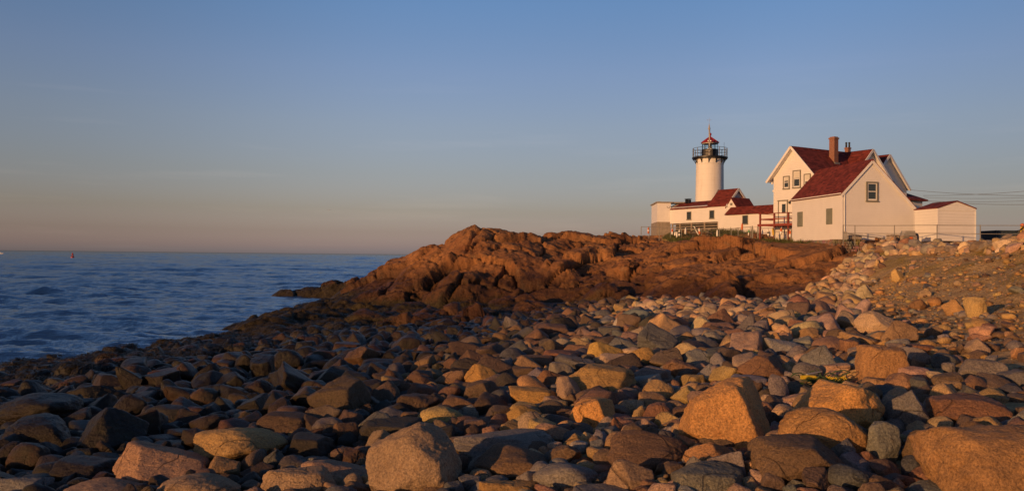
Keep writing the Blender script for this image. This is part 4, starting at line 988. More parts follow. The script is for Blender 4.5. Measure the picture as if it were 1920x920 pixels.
# x0, y0, x1, y1 in the photo, colour, style, planes, short name, label
HERO = [
 (685,790,868,938,'pink','facet',[(-.62,-.72,.30,.66),(.95,-.25,.1,.86),(-.55,-.1,.85,.74),(.3,-.5,.8,.86)],"the tall pink boulder","tall pinkish egg shaped granite boulder, brightly sunlit, with steep right side"),
 (1272,705,1458,852,'gold','ridge',RIDGE,"the big ridged tan boulder","biggest pale tan boulder with a sharp ridge between its sunlit and shaded faces"),
 (1472,710,1660,799,'gold','facet',[(-.2,-.95,.2,.84),(.75,-.45,-.35,.82),(.10,-.1,1,.86),(-.95,-.1,.2,.90),(.8,-.2,.5,.88)],"the yellow tan oblong boulder","yellow tan oblong boulder leaning behind the brown double humped boulder"),
 (1602,645,1712,726,'orange','box',BLOCK,"the cube shaped orange boulder","cube shaped orange tan boulder standing at the foot of the earth bank"),
 (1703,795,2090,960,'orange','slab',[(-.12,-.95,.25,.84),(0,-.12,1,.80),(-.9,-.3,.25,.92)],"the huge orange slab","huge flat topped orange granite slab with cracks, cut by the picture edge"),
 (1458,762,1634,860,'orange','round',HUMP,"the saddle backed boulder","orange brown saddle backed boulder with a tall rounded hump in front of the oblong one"),
 (1400,812,1592,912,'brown','facet',[(-.5,-.8,.3,.78),(.1,0,1,.8),(.8,-.3,.5,.7)],"the front saddle boulder","brown boulder with a shaded undercut front below the saddle backed boulder"),
 (1655,730,1752,812,'grey','ang',PEAK,"the grey peaked boulder","grey pointed boulder with only its left edge sunlit beside the yellow tan oblong"),
 (1735,735,1912,806,'rust','slab',SLOPE,"the flat reddish boulder","wide flat reddish boulder half in shadow behind the huge orange slab"),
 (1790,672,1896,722,'grey','facet',SLOPE,"the cracked grey slab","smooth grey slab split by a crack with one sunlit corner"),
 (1375,665,1492,722,'rust','ang',PEAK,"the red triangular boulder","coarse red granite boulder with a triangular sunlit face"),
 (1045,680,1194,752,'orange','facet',SLOPE,"the cracked orange boulder","large orange brown boulder with two diagonal cracks in its front"),
 (210,825,402,912,'pink','ridge',WEDGE,"the pink wedge boulder","pinkish wedge boulder with a sharp peak on its left and long sloping back"),
 (362,800,541,878,'tan','dome',None,"the loaf shaped tan boulder","smooth loaf shaped tan boulder, lit across its front amid dark stones"),
 (575,702,697,792,'brown','ang',[(-.35,-.85,.25,.72),(.85,-.4,.2,.8),(-.6,-.1,.8,.7)],"the tilted olive boulder","large tilted olive brown boulder whose upper half catches the sun"),
 (98,893,292,948,'pink','facet',SLOPE,"the low pink boulder","low broad pinkish boulder cut by the bottom edge under the pink wedge boulder"),
 (290,885,452,945,'pink','round',None,"the rosy rounded boulder","low rounded rosy grey boulder right below the pink wedge boulder"),
 (555,860,700,915,'pink','facet',WEDGE,"the pink ridge stone","pinkish angular boulder lying against the left side of the tall pink boulder"),
 (488,872,634,945,'pink','slab',SLOPE,"the flat pink slab","flat sunlit pinkish slab sloping down to the bottom edge"),
 (850,802,1042,866,'grey','slab',SLOPE,"the speckled grey slab","long speckled grey slab just behind the tall pink boulder"),
 (888,830,1042,905,'brown','facet',HUMP,"the brown grey boulder","brownish grey shaded boulder resting in front of the speckled grey slab"),
 (998,865,1122,925,'grey','round',None,"the smooth grey boulder","smooth rounded grey boulder with a single streak of sunlight"),
 (1136,860,1228,925,'pink','ang',WEDGE,"the pink brown stone","pinkish brown angular boulder with a lit top corner near the bottom edge"),
 (1257,862,1402,940,'grey','box',[(.1,-.95,.2,.84),(.25,-.15,1,.78),(.85,-.4,.1,.82)],"the grey block","pale grey block shaped boulder with a sloping top at the bottom edge"),
 (1138,805,1305,892,'brown','round',None,"the big dark brown boulder","big smooth dark brown boulder, nearly all in shadow, left of the ridged tan one"),
 (1280,828,1388,884,'orange','ang',PEAK,"the orange peak stone","orange pointed boulder peeping up behind the pale grey block"),
 (1063,743,1160,812,'gold','box',RIDGE,"the tan block","tan block boulder with sunlit left face and shaded right face"),
 (944,757,1020,808,'ochre','ang',WEDGE,"the olive wedge","olive tan wedge boulder leaning left of the tan block boulder"),
 (1203,710,1264,758,'tan','round',None,"the round tan stone","rounded orange grey boulder left of the big ridged tan boulder"),
 (1172,650,1230,692,'ochre','dome',None,"the yellow dome stone","yellow olive domed boulder above the cracked orange boulder"),
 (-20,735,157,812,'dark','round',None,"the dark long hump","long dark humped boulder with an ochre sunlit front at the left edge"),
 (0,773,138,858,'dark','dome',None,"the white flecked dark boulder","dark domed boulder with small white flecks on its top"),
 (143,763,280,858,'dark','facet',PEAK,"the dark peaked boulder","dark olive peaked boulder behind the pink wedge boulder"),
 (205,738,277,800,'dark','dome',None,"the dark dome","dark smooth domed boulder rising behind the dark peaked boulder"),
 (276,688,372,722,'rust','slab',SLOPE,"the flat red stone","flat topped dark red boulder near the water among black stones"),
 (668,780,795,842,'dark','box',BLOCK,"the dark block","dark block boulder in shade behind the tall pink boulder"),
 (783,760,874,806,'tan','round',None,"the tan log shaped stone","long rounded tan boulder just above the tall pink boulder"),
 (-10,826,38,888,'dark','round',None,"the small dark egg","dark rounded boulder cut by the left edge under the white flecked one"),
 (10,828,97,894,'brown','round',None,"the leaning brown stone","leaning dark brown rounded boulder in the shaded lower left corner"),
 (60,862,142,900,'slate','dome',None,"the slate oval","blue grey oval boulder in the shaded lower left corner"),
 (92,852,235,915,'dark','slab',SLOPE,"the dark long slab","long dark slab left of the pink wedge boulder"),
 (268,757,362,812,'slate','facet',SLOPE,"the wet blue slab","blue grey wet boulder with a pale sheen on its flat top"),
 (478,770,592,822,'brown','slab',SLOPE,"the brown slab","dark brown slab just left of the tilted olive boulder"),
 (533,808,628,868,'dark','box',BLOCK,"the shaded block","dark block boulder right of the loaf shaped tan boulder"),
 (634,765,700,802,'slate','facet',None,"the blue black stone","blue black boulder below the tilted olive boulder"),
 (953,722,1048,768,'ochre','slab',SLOPE,"the ochre slab","ochre slab boulder left of the cracked orange boulder"),
 (1415,622,1488,668,'orange','ang',PEAK,"the orange cone stone","orange tan cone shaped boulder behind the red triangular boulder"),
 (1600,582,1682,628,'pale','facet',WEDGE,"the pale wedge stone","pale tan wedge boulder lying on the lower earth bank"),
 (1478,600,1548,638,'pale','round',None,"the pale oval stone","pale tan oval boulder where the pile meets the earth bank"),
 (998,605,1068,637,'brown','slab',None,"the flat brown stone","flat topped brown boulder near the seaweed ledge"),
 (1545,868,1632,925,'slate','round',None,"the glossy dark stone","dark glossy rounded boulder wedged left of the huge orange slab"),
 (1620,788,1690,880,'grey','facet',None,"the shaded grey stone","shaded grey boulder filling the gap beside the huge orange slab"),
 (1508,888,1566,915,'pink','round',None,"the small pink pebble boulder","small pinkish rounded boulder in front of the front saddle boulder"),
 (1602,888,1702,940,'brown','facet',WEDGE,"the brown corner stone","brown angular boulder at the bottom edge left of the huge orange slab"),
 (1680,898,1790,950,'grey','slab',None,"the low grey stone","low grey boulder at the bottom edge in front of the huge orange slab"),
 (897,897,1012,945,'orange','slab',SLOPE,"the bottom orange slab","low orange slab cut by the bottom edge right of the tall pink boulder"),
 (1072,905,1195,950,'grey','slab',None,"the bottom grey slab","low grey slab cut by the bottom edge below the smooth grey boulder"),
 (1805,555,1852,597,'tan','facet',BLOCK,"the bank block","tan upright boulder half buried in the earth bank, beside a smaller one"),
 (1764,560,1812,591,'orange','facet',PEAK,"the bank cone","orange cone shaped stone half buried in the earth bank"),
 (1704,560,1738,581,'rust','round',None,"the red bank egg","red oval stone lying on the earth bank"),
 (1738,556,1766,574,'orange','round',None,"the round bank stone","small round orange stone on the earth bank beside the red oval one"),
 (1694,644,1758,666,'rust','slab',None,"the long red stone","long flat red stone lying at the foot of the earth bank"),
 (1670,503,1697,531,'tan','facet',WEDGE,"the upper bank stone","tan stone alone high on the bare earth bank"),
 (1604,533,1640,563,'pale','ang',PEAK,"the pale pointed stone","pale pointed stone at the left edge of the earth bank"),
 (1816,596,1858,617,'orange','round',None,"the orange oval","orange oval stone on the lower right of the earth bank"),
 (1690,805,1760,880,'brown','facet',None,"the hidden brown stone","dark brown boulder behind the left end of the huge orange slab"),
 (620,640,680,668,'rust','slab',None,"the ledge red stone","dull red boulder on the beach just below the seaweed ledge"),
 (1010,655,1090,690,'rust','box',BLOCK,"the rust block","rust brown block boulder in the middle of the beach"),
 (860,655,925,695,'brown','ang',WEDGE,"the brown wedge","brown wedge boulder in mid beach above the tan log shaped one"),
 (1100,640,1170,682,'ochre','ang',WEDGE,"the dark ochre wedge","ochre wedge boulder left of the yellow olive domed boulder"),
 (400,720,480,770,'dark','ang',WEDGE,"the black wedge","black wedge boulder in the shaded middle of the beach"),
 (1745,660,1800,690,'slate','round',None,"the dark bank foot stone","dark blue grey rounded stone at the foot of the earth bank"),
 (1440,700,1480,760,'grey','round',None,"the grey gap stone","grey rounded boulder wedged behind the big ridged tan boulder"),
 (958,664,1037,700,'rust','slab',None,"the low rust stone","low dull rust boulder left of the rust block in mid beach"),
 (998,693,1073,733,'rust','ang',WEDGE,"the split rust wedge","rust brown wedge directly left of the cracked orange boulder"),
 (1256,658,1314,690,'brown','dome',None,"the brown dome","brown domed boulder right of the yellow olive one"),
 (1154,748,1208,782,'pale','facet',None,"the pale speckled stone","pale speckled boulder right of the tan block"),
 (1204,752,1275,798,'rust','ang',SLOPE,"the dark rust stone","dark rust angular boulder against the left foot of the big ridged tan one"),
 (1000,792,1076,832,'pink','slab',WEDGE,"the purple pink slab","purplish pink wedge slab above the smooth grey boulder"),
 (1050,811,1105,845,'orange','facet',None,"the rusty lit stone","rusty orange stone with sunlit crown before the purplish pink slab"),
 (1028,833,1090,872,'brown','ang',SLOPE,"the purple brown shard","purple brown shard slanting up just above the smooth grey boulder"),
 (1134,782,1172,821,'rust','ang',None,"the upright rust stone","small upright rust stone right of the tan block's foot"),
 (1160,795,1204,822,'pale','round',None,"the little pale stone","little pale tan stone right behind the big smooth dark brown boulder"),
 (1296,808,1382,850,'brown','facet',None,"the brown rubble stone","brown broken boulder at the foot of the big ridged tan one"),
 (1468,645,1522,684,'grey','dome',None,"the two toned dome","grey domed boulder with a sunlit cap above the red triangular one"),
 (1484,678,1543,718,'grey','round',None,"the mauve grey stone","mauve grey shaded boulder behind the fishing net"),
 (1517,627,1558,660,'brown','ang',PEAK,"the brown tent stone","brown tent shaped stone near the foot of the bank"),
 (1573,635,1610,668,'rust','box',None,"the rust cube stone","rust cube stone just left of the cube shaped orange boulder"),
 (1745,696,1809,738,'brown','dome',None,"the brown shaded dome","brown domed boulder left of the smooth cracked grey slab"),
 (1840,725,1889,751,'tan','round',None,"the tan loose stone","tan rounded stone under the smooth cracked grey slab"),
 (1736,694,1773,722,'pale','facet',None,"the pale chip stone","pale grey stone right of the cube shaped orange boulder"),
 (1703,705,1750,746,'slate','facet',None,"the slate gap stone","slate grey boulder at the right foot of the cube shaped orange one"),
 (603,794,668,832,'dark','facet',None,"the dark flat top stone","dark flat topped boulder between two shaded blocks in the dark middle"),
 (498,688,594,733,'dark','ang',WEDGE,"the dark olive ramp","dark olive ramp shaped boulder up the beach from the tilted olive one"),
 (611,672,671,717,'brown','ang',PEAK,"the brown steep stone","brown steep sided boulder beyond the tilted olive one"),
 (737,716,787,752,'brown','round',None,"the brown mottled ball","brown mottled round boulder right of the tilted olive one"),
 (741,736,824,778,'brown','facet',None,"the brown mound","brown mound shaped boulder above the tan log shaped one"),
 (870,681,945,733,'ochre','ang',WEDGE,"the olive brown ramp","olive brown ramp shaped boulder in mid beach, its left side sunlit"),
 (868,711,942,760,'brown','box',RIDGE,"the half lit brown block","brown block with one lit triangle on its left face"),
 (870,745,925,774,'rust','slab',None,"the rust bar stone","rust bar shaped stone lying before the half lit brown block"),
 (551,852,625,876,'grey','slab',None,"the olive grey flat stone","olive grey flat stone right of the loaf shaped tan boulder"),
 (619,834,660,861,'slate','round',None,"the green grey egg","green grey egg shaped stone left of the tall pink boulder"),
 (170,700,242,739,'brown','ang',WEDGE,"the lit brown wedge","brown wedge with a sunlit left slope near the left shore"),
 (191,667,289,700,'rust','dome',None,"the shore rust dome","rust domed boulder close to the water among black weedy stones"),
 (224,683,286,717,'brown','dome',None,"the tipped brown dome","brown dome with lit tip in front of the rust domed one by the water"),
 (305,722,396,773,'brown','dome',None,"the grey brown mound","grey brown mound shaped boulder behind the wet blue grey one"),
 (286,823,367,850,'dark','slab',None,"the black flat stone","black flat stone between pink wedge and loaf shaped tan boulder"),
 (-12,893,103,940,'grey','slab',SLOPE,"the corner grey slab","grey slab in the lower left corner, cut by the bottom edge"),
]
rocks = []      # x, y, z, radius, dims, colour, style, seed, hero index or None
rnd = random.Random(11)
YOFF = {"the yellow tan oblong boulder": -0.55}
def hero_mesh(h, seed):
    x0, y0, x1, y1, colr, sty, planes = h[:7]
    cx = (x0 + x1) / 2
    B = hit(min(max(cx, -20), 1935), min(y1, 960))
    s = B.y / F
    if cx > 1935: B = Vector((ray(cx, y1).x * B.y, B.y, B.z))
    w = (x1 - x0) * s; hp = (y1 - y0) * s
    dp = min(w * (0.75 if sty in ('slab',) else 0.85), hp * 2.4)
    slope = (5 - B.z) / B.y
    hh = max(0.40 * hp, hp - 0.45 * dp * slope)
    sink = 0.16 * hh
    lvl = 6 if w / s > 105 and B.y < 14 else 5
    V, Fc = rock_shape(seed, lvl, sty, planes)
    yo = YOFF.get(h[7], 0.0)                      # lies on top of its neighbours, nearer than its foot would suggest
    C = np.array([B.x, B.y + dp * 0.42 + yo, 0.0]); S = np.array([w / 2, dp / 2, (hh + sink) / 2])
    top = B.z + hh
    for _ in range(4):
        P = V * S + np.array([C[0], C[1], top - S[2]])
        u, v = project_np(P)
        S[0] *= (x1 - x0) / (u.max() - u.min())
        C[0] += (cx - (u.max() + u.min()) / 2) * C[1] / F
        top += (v.min() - y0) * C[1] / F
        S[2] = max(0.10, (top - (B.z - sink)) / 2)
    return V * S, Fc, np.array([C[0], C[1], top - S[2]]), S
def colour(key, rg, j=0.10, mute=0.0):
    c = np.array(PAL[key]); c = c * (1 - mute) + mute * np.array((1.06, 1.0, 0.94)) * c.mean(); f = 1 + rg.normal(0, j)
    return np.clip(c * f * (1 + rg.normal(0, 0.04, 3)), 0.02, 0.8)
hero_xy = []
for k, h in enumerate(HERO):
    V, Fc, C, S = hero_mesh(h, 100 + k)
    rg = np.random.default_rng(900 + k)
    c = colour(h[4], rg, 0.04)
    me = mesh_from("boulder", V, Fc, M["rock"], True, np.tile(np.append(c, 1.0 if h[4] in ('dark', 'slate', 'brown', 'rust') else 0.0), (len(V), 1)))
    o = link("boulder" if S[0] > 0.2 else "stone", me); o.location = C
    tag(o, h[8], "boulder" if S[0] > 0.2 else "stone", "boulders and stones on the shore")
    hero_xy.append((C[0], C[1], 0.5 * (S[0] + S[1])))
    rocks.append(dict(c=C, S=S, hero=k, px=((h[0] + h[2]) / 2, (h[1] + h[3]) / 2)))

# dart throwing, big ones first
cellsz = 0.8; grid = {}
def put(x, y, r):
    grid.setdefault((int(x // cellsz), int(y // cellsz)), []).append((x, y, r))
def free(x, y, r, k):
    cx, cy = int(x // cellsz), int(y // cellsz); n = int(math.ceil((r + 1.0) / cellsz))
    for i_ in range(cx - n, cx + n + 1):
        for j_ in range(cy - n, cy + n + 1):
            for (a, b, q) in grid.get((i_, j_), ()):
                if (a - x) ** 2 + (b - y) ** 2 < (k * (q + r)) ** 2: return False
    return True
for x, y, r in hero_xy: put(x, y, r * 0.95)
NET = hit(1530, 722)
for dx, dy in ((-0.25, -0.45), (0.1, -0.5), (-0.1, -0.2), (0.25, -0.3)): put(NET.x + dx, NET.y + dy, 0.24)
rg = np.random.default_rng(21)
PH = {}
def ph_arr(xs_, ys_):
    g = ground_z(xs_, ys_); t = bank_t(xs_, ys_)
    hd = np.where(ys_ > 38, headland_z(xs_, ys_, False), -5)
    return g, t, hd
for r0, n in ((0.70, 120), (0.60, 300), (0.50, 1100), (0.40, 2600), (0.33, 6000), (0.27, 11000), (0.22, 22000), (0.175, 34000), (0.14, 36000), (0.11, 34000), (0.085, 26000), (0.06, 16000)):
    ymax = {0.14: 42, 0.11: 28, 0.085: 19, 0.06: 11}.get(r0, 62)
    Y = 3.2 + (ymax - 3.2) * rg.uniform(0, 1, n) ** (0.62 if r0 > 0.3 else 0.75)
    X = rg.uniform(-0.82, 0.95, n) * Y + rg.uniform(-2.5, 2.5, n)
    g, t, hd = ph_arr(X, Y)
    thr = np.clip(-0.12 + (Y - 14) * 0.0175 + np.maximum(Y - 27, 0) * 0.011, -0.14, 0.9) + 0.05 * np.sin(Y * 1.7 + X)
    s = sstep(t)
    Rr = r0 * rg.uniform(0.82, 1.18, n); U = rg.uniform(0, 1, n)
    for i_ in range(n):
        x, y, r = X[i_], Y[i_], Rr[i_]
        if y > 54 and x > 17: continue
        if g[i_] < 0.02: continue
        kk = 0.76
        pale = False
        onledge = -18.5 < x < 2 and y > 41.5 + 0.25 * max(x + 6, 0) + 1.2 * math.sin(x * 0.9)
        if hd[i_] > g[i_] + 0.10 or onledge:
            if hd[i_] > 0.9 or U[i_] > 0.004 or r > 0.5: continue
        elif t[i_] > thr[i_]:
            crest = 0.86 < s[i_] < 0.985 and y > 8
            if crest:
                if r > 0.38 or r < 0.11 or U[i_] > 0.8: continue
                pale = True
            elif s[i_] >= 0.985 or r > 0.25 or U[i_] > (0.0035 if y > 16 else 0.012): continue
        else:
            pale = g[i_] > 2.75 + 0.35 * math.sin(x * 0.7) and y > 24
        lim = min(0.055 + 0.0185 * y, 0.40) * (0.72 if y < 9 else 1.0)
        if r > lim and (y < 13 or U[i_] > 0.12 or r > lim * 1.4): continue
        if not free(x, y, r, kk): continue
        put(x, y, r)
        z = max(g[i_], hd[i_] if y > 38 else -9)
        wet_shade = z + 0.12 * x + rg.normal(0, 0.30)  # tide wetness plus low-sun shade painted into the stone colours
        if pale and U[i_] < 0.9: wts = dict(pale=4, tan=3, pink=4, orange=1.2, grey=0.8, rust=0.6)
        elif wet_shade < 1.95: wts = dict(dark=6, brown=3, slate=2, rust=1, grey=0.5)
        elif wet_shade < 2.95: wts = dict(brown=5, rust=2, dark=2.5, slate=1.2, orange=1.0, grey=1.3, pink=0.6, ochre=0.8)
        else: wts = dict(tan=1.2, brown=3.4, pink=1.8, grey=2.4, orange=1.6, rust=1.6, slate=1.2, ochre=0.7)
        ks = list(wts); key = ks[int(rg.choice(len(ks), p=np.array(list(wts.values())) / sum(wts.values())))]
        sty = ['round', 'facet', 'ang', 'slab', 'box', 'dome'][int(rg.choice(6, p=[.14, .32, .30, .11, .08, .05]))]
        fl = rg.uniform(0.45, 0.95) * (0.75 if sty == 'slab' else 1)
        S = np.array([r * rg.uniform(0.95, 1.25), r * rg.uniform(0.75, 1.05), r * fl])
        rocks.append(dict(c=np.array([x, y, z + S[2] * rg.uniform(0.25, 0.7)]), S=S, hero=None, key=key, sty=sty, seed=int(rg.integers(0, 1 << 30)),
                          rot=(rg.normal(0, 0.36), rg.normal(0, 0.36), rg.uniform(0, 6.28)), px=None))
# pebbles caught on and between the big ones do not show; what each rock shows is counted on a small id picture
idb = np.full((460, 960), -1, np.int32)
order = sorted(range(len(rocks)), key=lambda q: -rocks[q]["c"][1])
PC = np.array([q["c"] for q in rocks]); U_, V_ = project_np(PC)
for q in order:
    rk = rocks[q]; yy = rk["c"][1]
    a = rk["S"][:2].max() * F / yy / 2 * 0.92; b = (rk["S"][2] * 0.95 + rk["S"][1] * 0.25) * F / yy / 2
    u, v = U_[q] / 2, V_[q] / 2
    x0, x1, y0, y1 = int(max(0, u - a)), int(min(960, u + a + 1)), int(max(0, v - b)), int(min(460, v + b + 1))
    if x1 <= x0 or y1 <= y0: continue
    gy, gx = np.mgrid[y0:y1, x0:x1]
    m = ((gx - u) / a) ** 2 + ((gy - v) / b) ** 2 < 1
    idb[y0:y1, x0:x1][m] = q
cnt = np.bincount(idb[idb >= 0].ravel(), minlength=len(rocks))
NIND = 298 - len(HERO)
cand = [q for q in np.argsort(-cnt) if rocks[q]["hero"] is None][:NIND]
single = set(int(q) for q in cand)
LIB = {}
def lib(sty, level, k):
    if (sty, level, k) not in LIB:
        LIB[(sty, level, k)] = rock_shape(4000 + k * 7 + len(sty), level, sty, None, 1.1)
    return LIB[(sty, level, k)]
def rotm(e):
    return np.array((Matrix.Rotation(e[2], 3, 'Z') @ Matrix.Rotation(e[1], 3, 'Y') @ Matrix.Rotation(e[0], 3, 'X')))
SV, SF, SC = [], [], []; base = 0
used = {}
for q, rk in enumerate(rocks):
    if rk["hero"] is not None: continue
    rgq = np.random.default_rng(rk["seed"])
    c = colour(rk["key"], rgq, 0.16, 0.22) * (0.80 + 0.34 * float(sstep((rk["c"][2] + 0.12 * rk["c"][0] - 2.3) / 1.2)))  # low-sun brightness painted in: stones get lighter up the beach
    Rm = rotm(rk["rot"])
    if q in single:
        big = cnt[q] > 260
        V, Fc = rock_shape(rk["seed"] % 100000, 5 if big else 4, rk["sty"], None, 1.0)
        V = (V * rk["S"]) @ Rm.T
        nm = "boulder" if rk["S"][0] > 0.24 else "stone"
        o = link(nm, mesh_from(nm, V, Fc, M["rock"], True, np.tile(np.append(c, 1), (len(V), 1)))); o.location = rk["c"]
        # label: its look, then the nearest big boulder and the side it lies on
        w2 = rk["S"][0] * 2
        size = "big" if w2 > 1.1 else "mid sized" if w2 > 0.62 else "small" if w2 > 0.34 else "little"
        px_, py_ = U_[q], V_[q]
        best = sorted(range(len(HERO)), key=lambda k: math.hypot(rocks[k]["px"][0] - px_, 1.6 * (rocks[k]["px"][1] - py_)))
        for hk in best[:3]:
            dx, dy = px_ - rocks[hk]["px"][0], py_ - rocks[hk]["px"][1]
            hw, hh2 = (HERO[hk][2] - HERO[hk][0]) / 2, (HERO[hk][3] - HERO[hk][1]) / 2
            if abs(dx) / hw > abs(dy) / hh2 * 0.9: rel = "left of" if dx < 0 else "right of"
            else: rel = "behind" if dy < 0 else "in front of"
            txt = f"{size} {PALW[rk['key']]} {STYW[rk['sty']]} {nm} {rel} {HERO[hk][7]}"
            if txt not in used: break
        n = used.get(txt, 0); used[txt] = n + 1
        if n: txt = ["second", "third", "fourth", "fifth", "sixth", "seventh"][min(n - 1, 5)] + " " + txt
        tag(o, txt, nm, "boulders and stones on the shore")
    else:
        lvl = 4 if cnt[q] > 60 else 3
        V, Fc = lib(rk["sty"], lvl, rk["seed"] % 9)
        V = (V * rk["S"]) @ Rm.T + rk["c"]
        SV.append(V); SF.append(Fc + base); SC.append(np.tile(np.append(c, 1), (len(V), 1))); base += len(V)
tag(link("beach_stones", mesh_from("beach_stones", np.concatenate(SV), np.concatenate(SF), M["rock"], True, np.concatenate(SC))),
    "countless smaller brown and grey stones filling the beach between the boulders", "stones", None, "stuff")
print("ROCKS", len(rocks), "verts", base)

# ------------------------------------------------------------------ seaweed and grass
def blades(name, pts, dirs, ln, wd, droop, mat, label, cat, segs=2, seed=1):
    """one mesh of many small tapering straps rooted at pts"""
    rg = np.random.default_rng(seed); n = len(pts)
    side = np.stack([-dirs[:, 1], dirs[:, 0], np.zeros(n)], 1); side /= np.linalg.norm(side, axis=1)[:, None] + 1e-9
    V = []; P = np.array(pts, float); d = np.array(dirs, float)
    for k in range(segs + 1):
        w = (wd * (1 - 0.8 * k / segs))[:, None]
        V += [P - side * w / 2, P + side * w / 2]
        P = P + d * (ln / segs)[:, None]; d = d + np.array([0, 0, -1.0]) * droop[:, None]; d /= np.linalg.norm(d, axis=1)[:, None]
    V = np.stack(V, 1).reshape(-1, 3); st = 2 * (segs + 1)
    b = np.arange(n)[:, None] * st
    Q = np.concatenate([b + np.array([[2 * k, 2 * k + 1, 2 * k + 3, 2 * k + 2]]) for k in range(segs)])
    return tag(link(name, mesh_from(name, V, Q, mat)), label, cat, None, "stuff")
rg = np.random.default_rng(77)
tuft = fbm(np.stack([HV[:, 0] / 2.6, HV[:, 1] / 2.6, HV[:, 2] / 2.6], 1), 3, 201)
HN = np.empty(len(HV) * 3); hl.data.vertices.foreach_get("normal", HN); HN = HN.reshape(-1, 3)
ok = np.where((HV[:, 2] > 0.05) & (HV[:, 2] < 1.7 + 1.0 * tuft) & (tuft > -0.25) & (HV[:, 1] < 76))[0]
ok = rg.choice(ok, min(len(ok), 46000), replace=False); n = len(ok)
d = HN[ok] * np.array([1, 1, 0.12]) + np.stack([rg.normal(0, 0.35, n), rg.normal(-0.2, 0.35, n), rg.uniform(-0.25, 0.08, n)], 1); d /= np.linalg.norm(d, axis=1)[:, None]
PTS = [HV[ok] + HN[ok] * 0.015]; DIR = [d]
low = [rk for q, rk in enumerate(rocks) if rk["c"][2] + 0.07 * rk["c"][0] < 0.75 and rk["S"][0] > 0.13]
for rk in low:
    if rg.uniform() < 0.35: continue
    m = int(60 * min(1.5, (rk["S"][0] / 0.3) ** 2)); a = rg.uniform(0, 6.28, m); r = rg.uniform(0.1, 0.95, m) ** 0.6
    zz = np.sqrt(np.maximum(1 - r * r, 0.02))
    PTS.append(np.stack([rk["c"][0] + rk["S"][0] * r * np.cos(a), rk["c"][1] + rk["S"][1] * r * np.sin(a), rk["c"][2] + rk["S"][2] * zz * 0.98], 1))
    dd = np.stack([np.cos(a), np.sin(a), rg.uniform(-0.1, 0.5, m)], 1); DIR.append(dd / np.linalg.norm(dd, axis=1)[:, None])
PTS = np.concatenate(PTS); DIR = np.concatenate(DIR); n = len(PTS)
blades("seaweed", PTS, DIR, rg.uniform(0.12, 0.34, n), rg.uniform(0.03, 0.07, n), rg.uniform(0.5, 1.1, n), M["weed"],
       "dark olive seaweed draped over the low ledge and the stones along the water", "seaweed")

# grassy mound behind the fence, its surface is part of the ground
xs = np.arange(13.5, 25.0, 0.2); ys = np.arange(69.0, 81.5, 0.2)
def mound_z(x, y):
    return 6.35 + 0.20 * fbm(p2(x, y, 2.2), 3, 61).reshape(np.shape(x)) + 1.0 * sstep((y - 70.5 + 0.35 * (x - 20)) / 6.5) * sstep((x - 13.5) / 2.5) - 2.5 * (1 - sstep((y - 69.0) / 1.6)) - 1.5 * (1 - sstep((x - 13.5) / 1.0))
grid_mesh("grass_ground", xs, ys, mound_z, M["ground"], "structure")
rg = np.random.default_rng(5)
n = 26000; X = rg.uniform(14.5, 24.6, n); Y = rg.uniform(70.0, 78.5, n); Z = mound_z(X, Y)
top = np.maximum(headland_z(X, Y), ground_z(X, Y)); ok = (Z > top - 0.12)
X, Y, Z = X[ok], Y[ok], Z[ok]; n = len(X)
d = np.stack([rg.normal(0, 0.35, n), rg.normal(0, 0.35, n), np.ones(n)], 1); d /= np.linalg.norm(d, axis=1)[:, None]
blades("grass", np.stack([X, Y, Z - 0.02], 1), d, rg.uniform(0.10, 0.34, n) * np.where(fbm(p2(X, Y, 1.1), 2, 9) > 0.18, 1.9, 1), rg.uniform(0.02, 0.05, n), rg.uniform(0.05, 0.3, n), M["grass"],
       "green grass and weeds on the mound between fence and white buildings", "grass")
n = 9000; X = rg.uniform(19.5, 24.5, n); Y = rg.uniform(60.5, 69.5, n); Z = surf_z(X, Y)
pn = fbm(p2(X, Y, 1.4), 3, 19); ok = (pn > -0.02) & (X < 20.0 + (70 - Y) * 0.38 + 0.6); X, Y, Z = X[ok], Y[ok], Z[ok]; n = len(X)
d = np.stack([rg.normal(0, 0.4, n), rg.normal(0, 0.4, n), np.ones(n)], 1); d /= np.linalg.norm(d, axis=1)[:, None]
blades("weeds", np.stack([X, Y, Z - 0.02], 1), d, rg.uniform(0.12, 0.5, n), rg.uniform(0.03, 0.07, n), rg.uniform(0.05, 0.4, n), M["grass"], "low green weeds growing on the rock below the red deck", "weeds", seed=2)
n = 60000; Y = 9 + 30 * rg.uniform(0, 1, n) ** 0.8; X = rg.uniform(5, 28, n); t = bank_t(X, Y); pn = fbm(p2(X, Y, 2.4), 4, 55)
ok = (t > 0.12) & (t < 0.95) & (pn > 0.10 - 0.25 * sstep((X / Y - 0.5) / 0.15) + 0.12 * (t < 0.3)) & (X / Y < 0.78) & (X / Y > 0.42)
X, Y = X[ok], Y[ok]; n = len(X)
d = np.stack([rg.normal(-0.5, 0.5, n), rg.normal(-0.4, 0.5, n), rg.uniform(0.2, 1, n)], 1); d /= np.linalg.norm(d, axis=1)[:, None]
blades("bank_grass", np.stack([X, Y, ground_z(X, Y) - 0.01], 1), d, rg.uniform(0.05, 0.17, n), rg.uniform(0.006, 0.016, n), rg.uniform(0.2, 0.7, n), M["drygrass"], "sparse dry grass and wrack litter on the bare earth bank", "dry grass", seed=3)
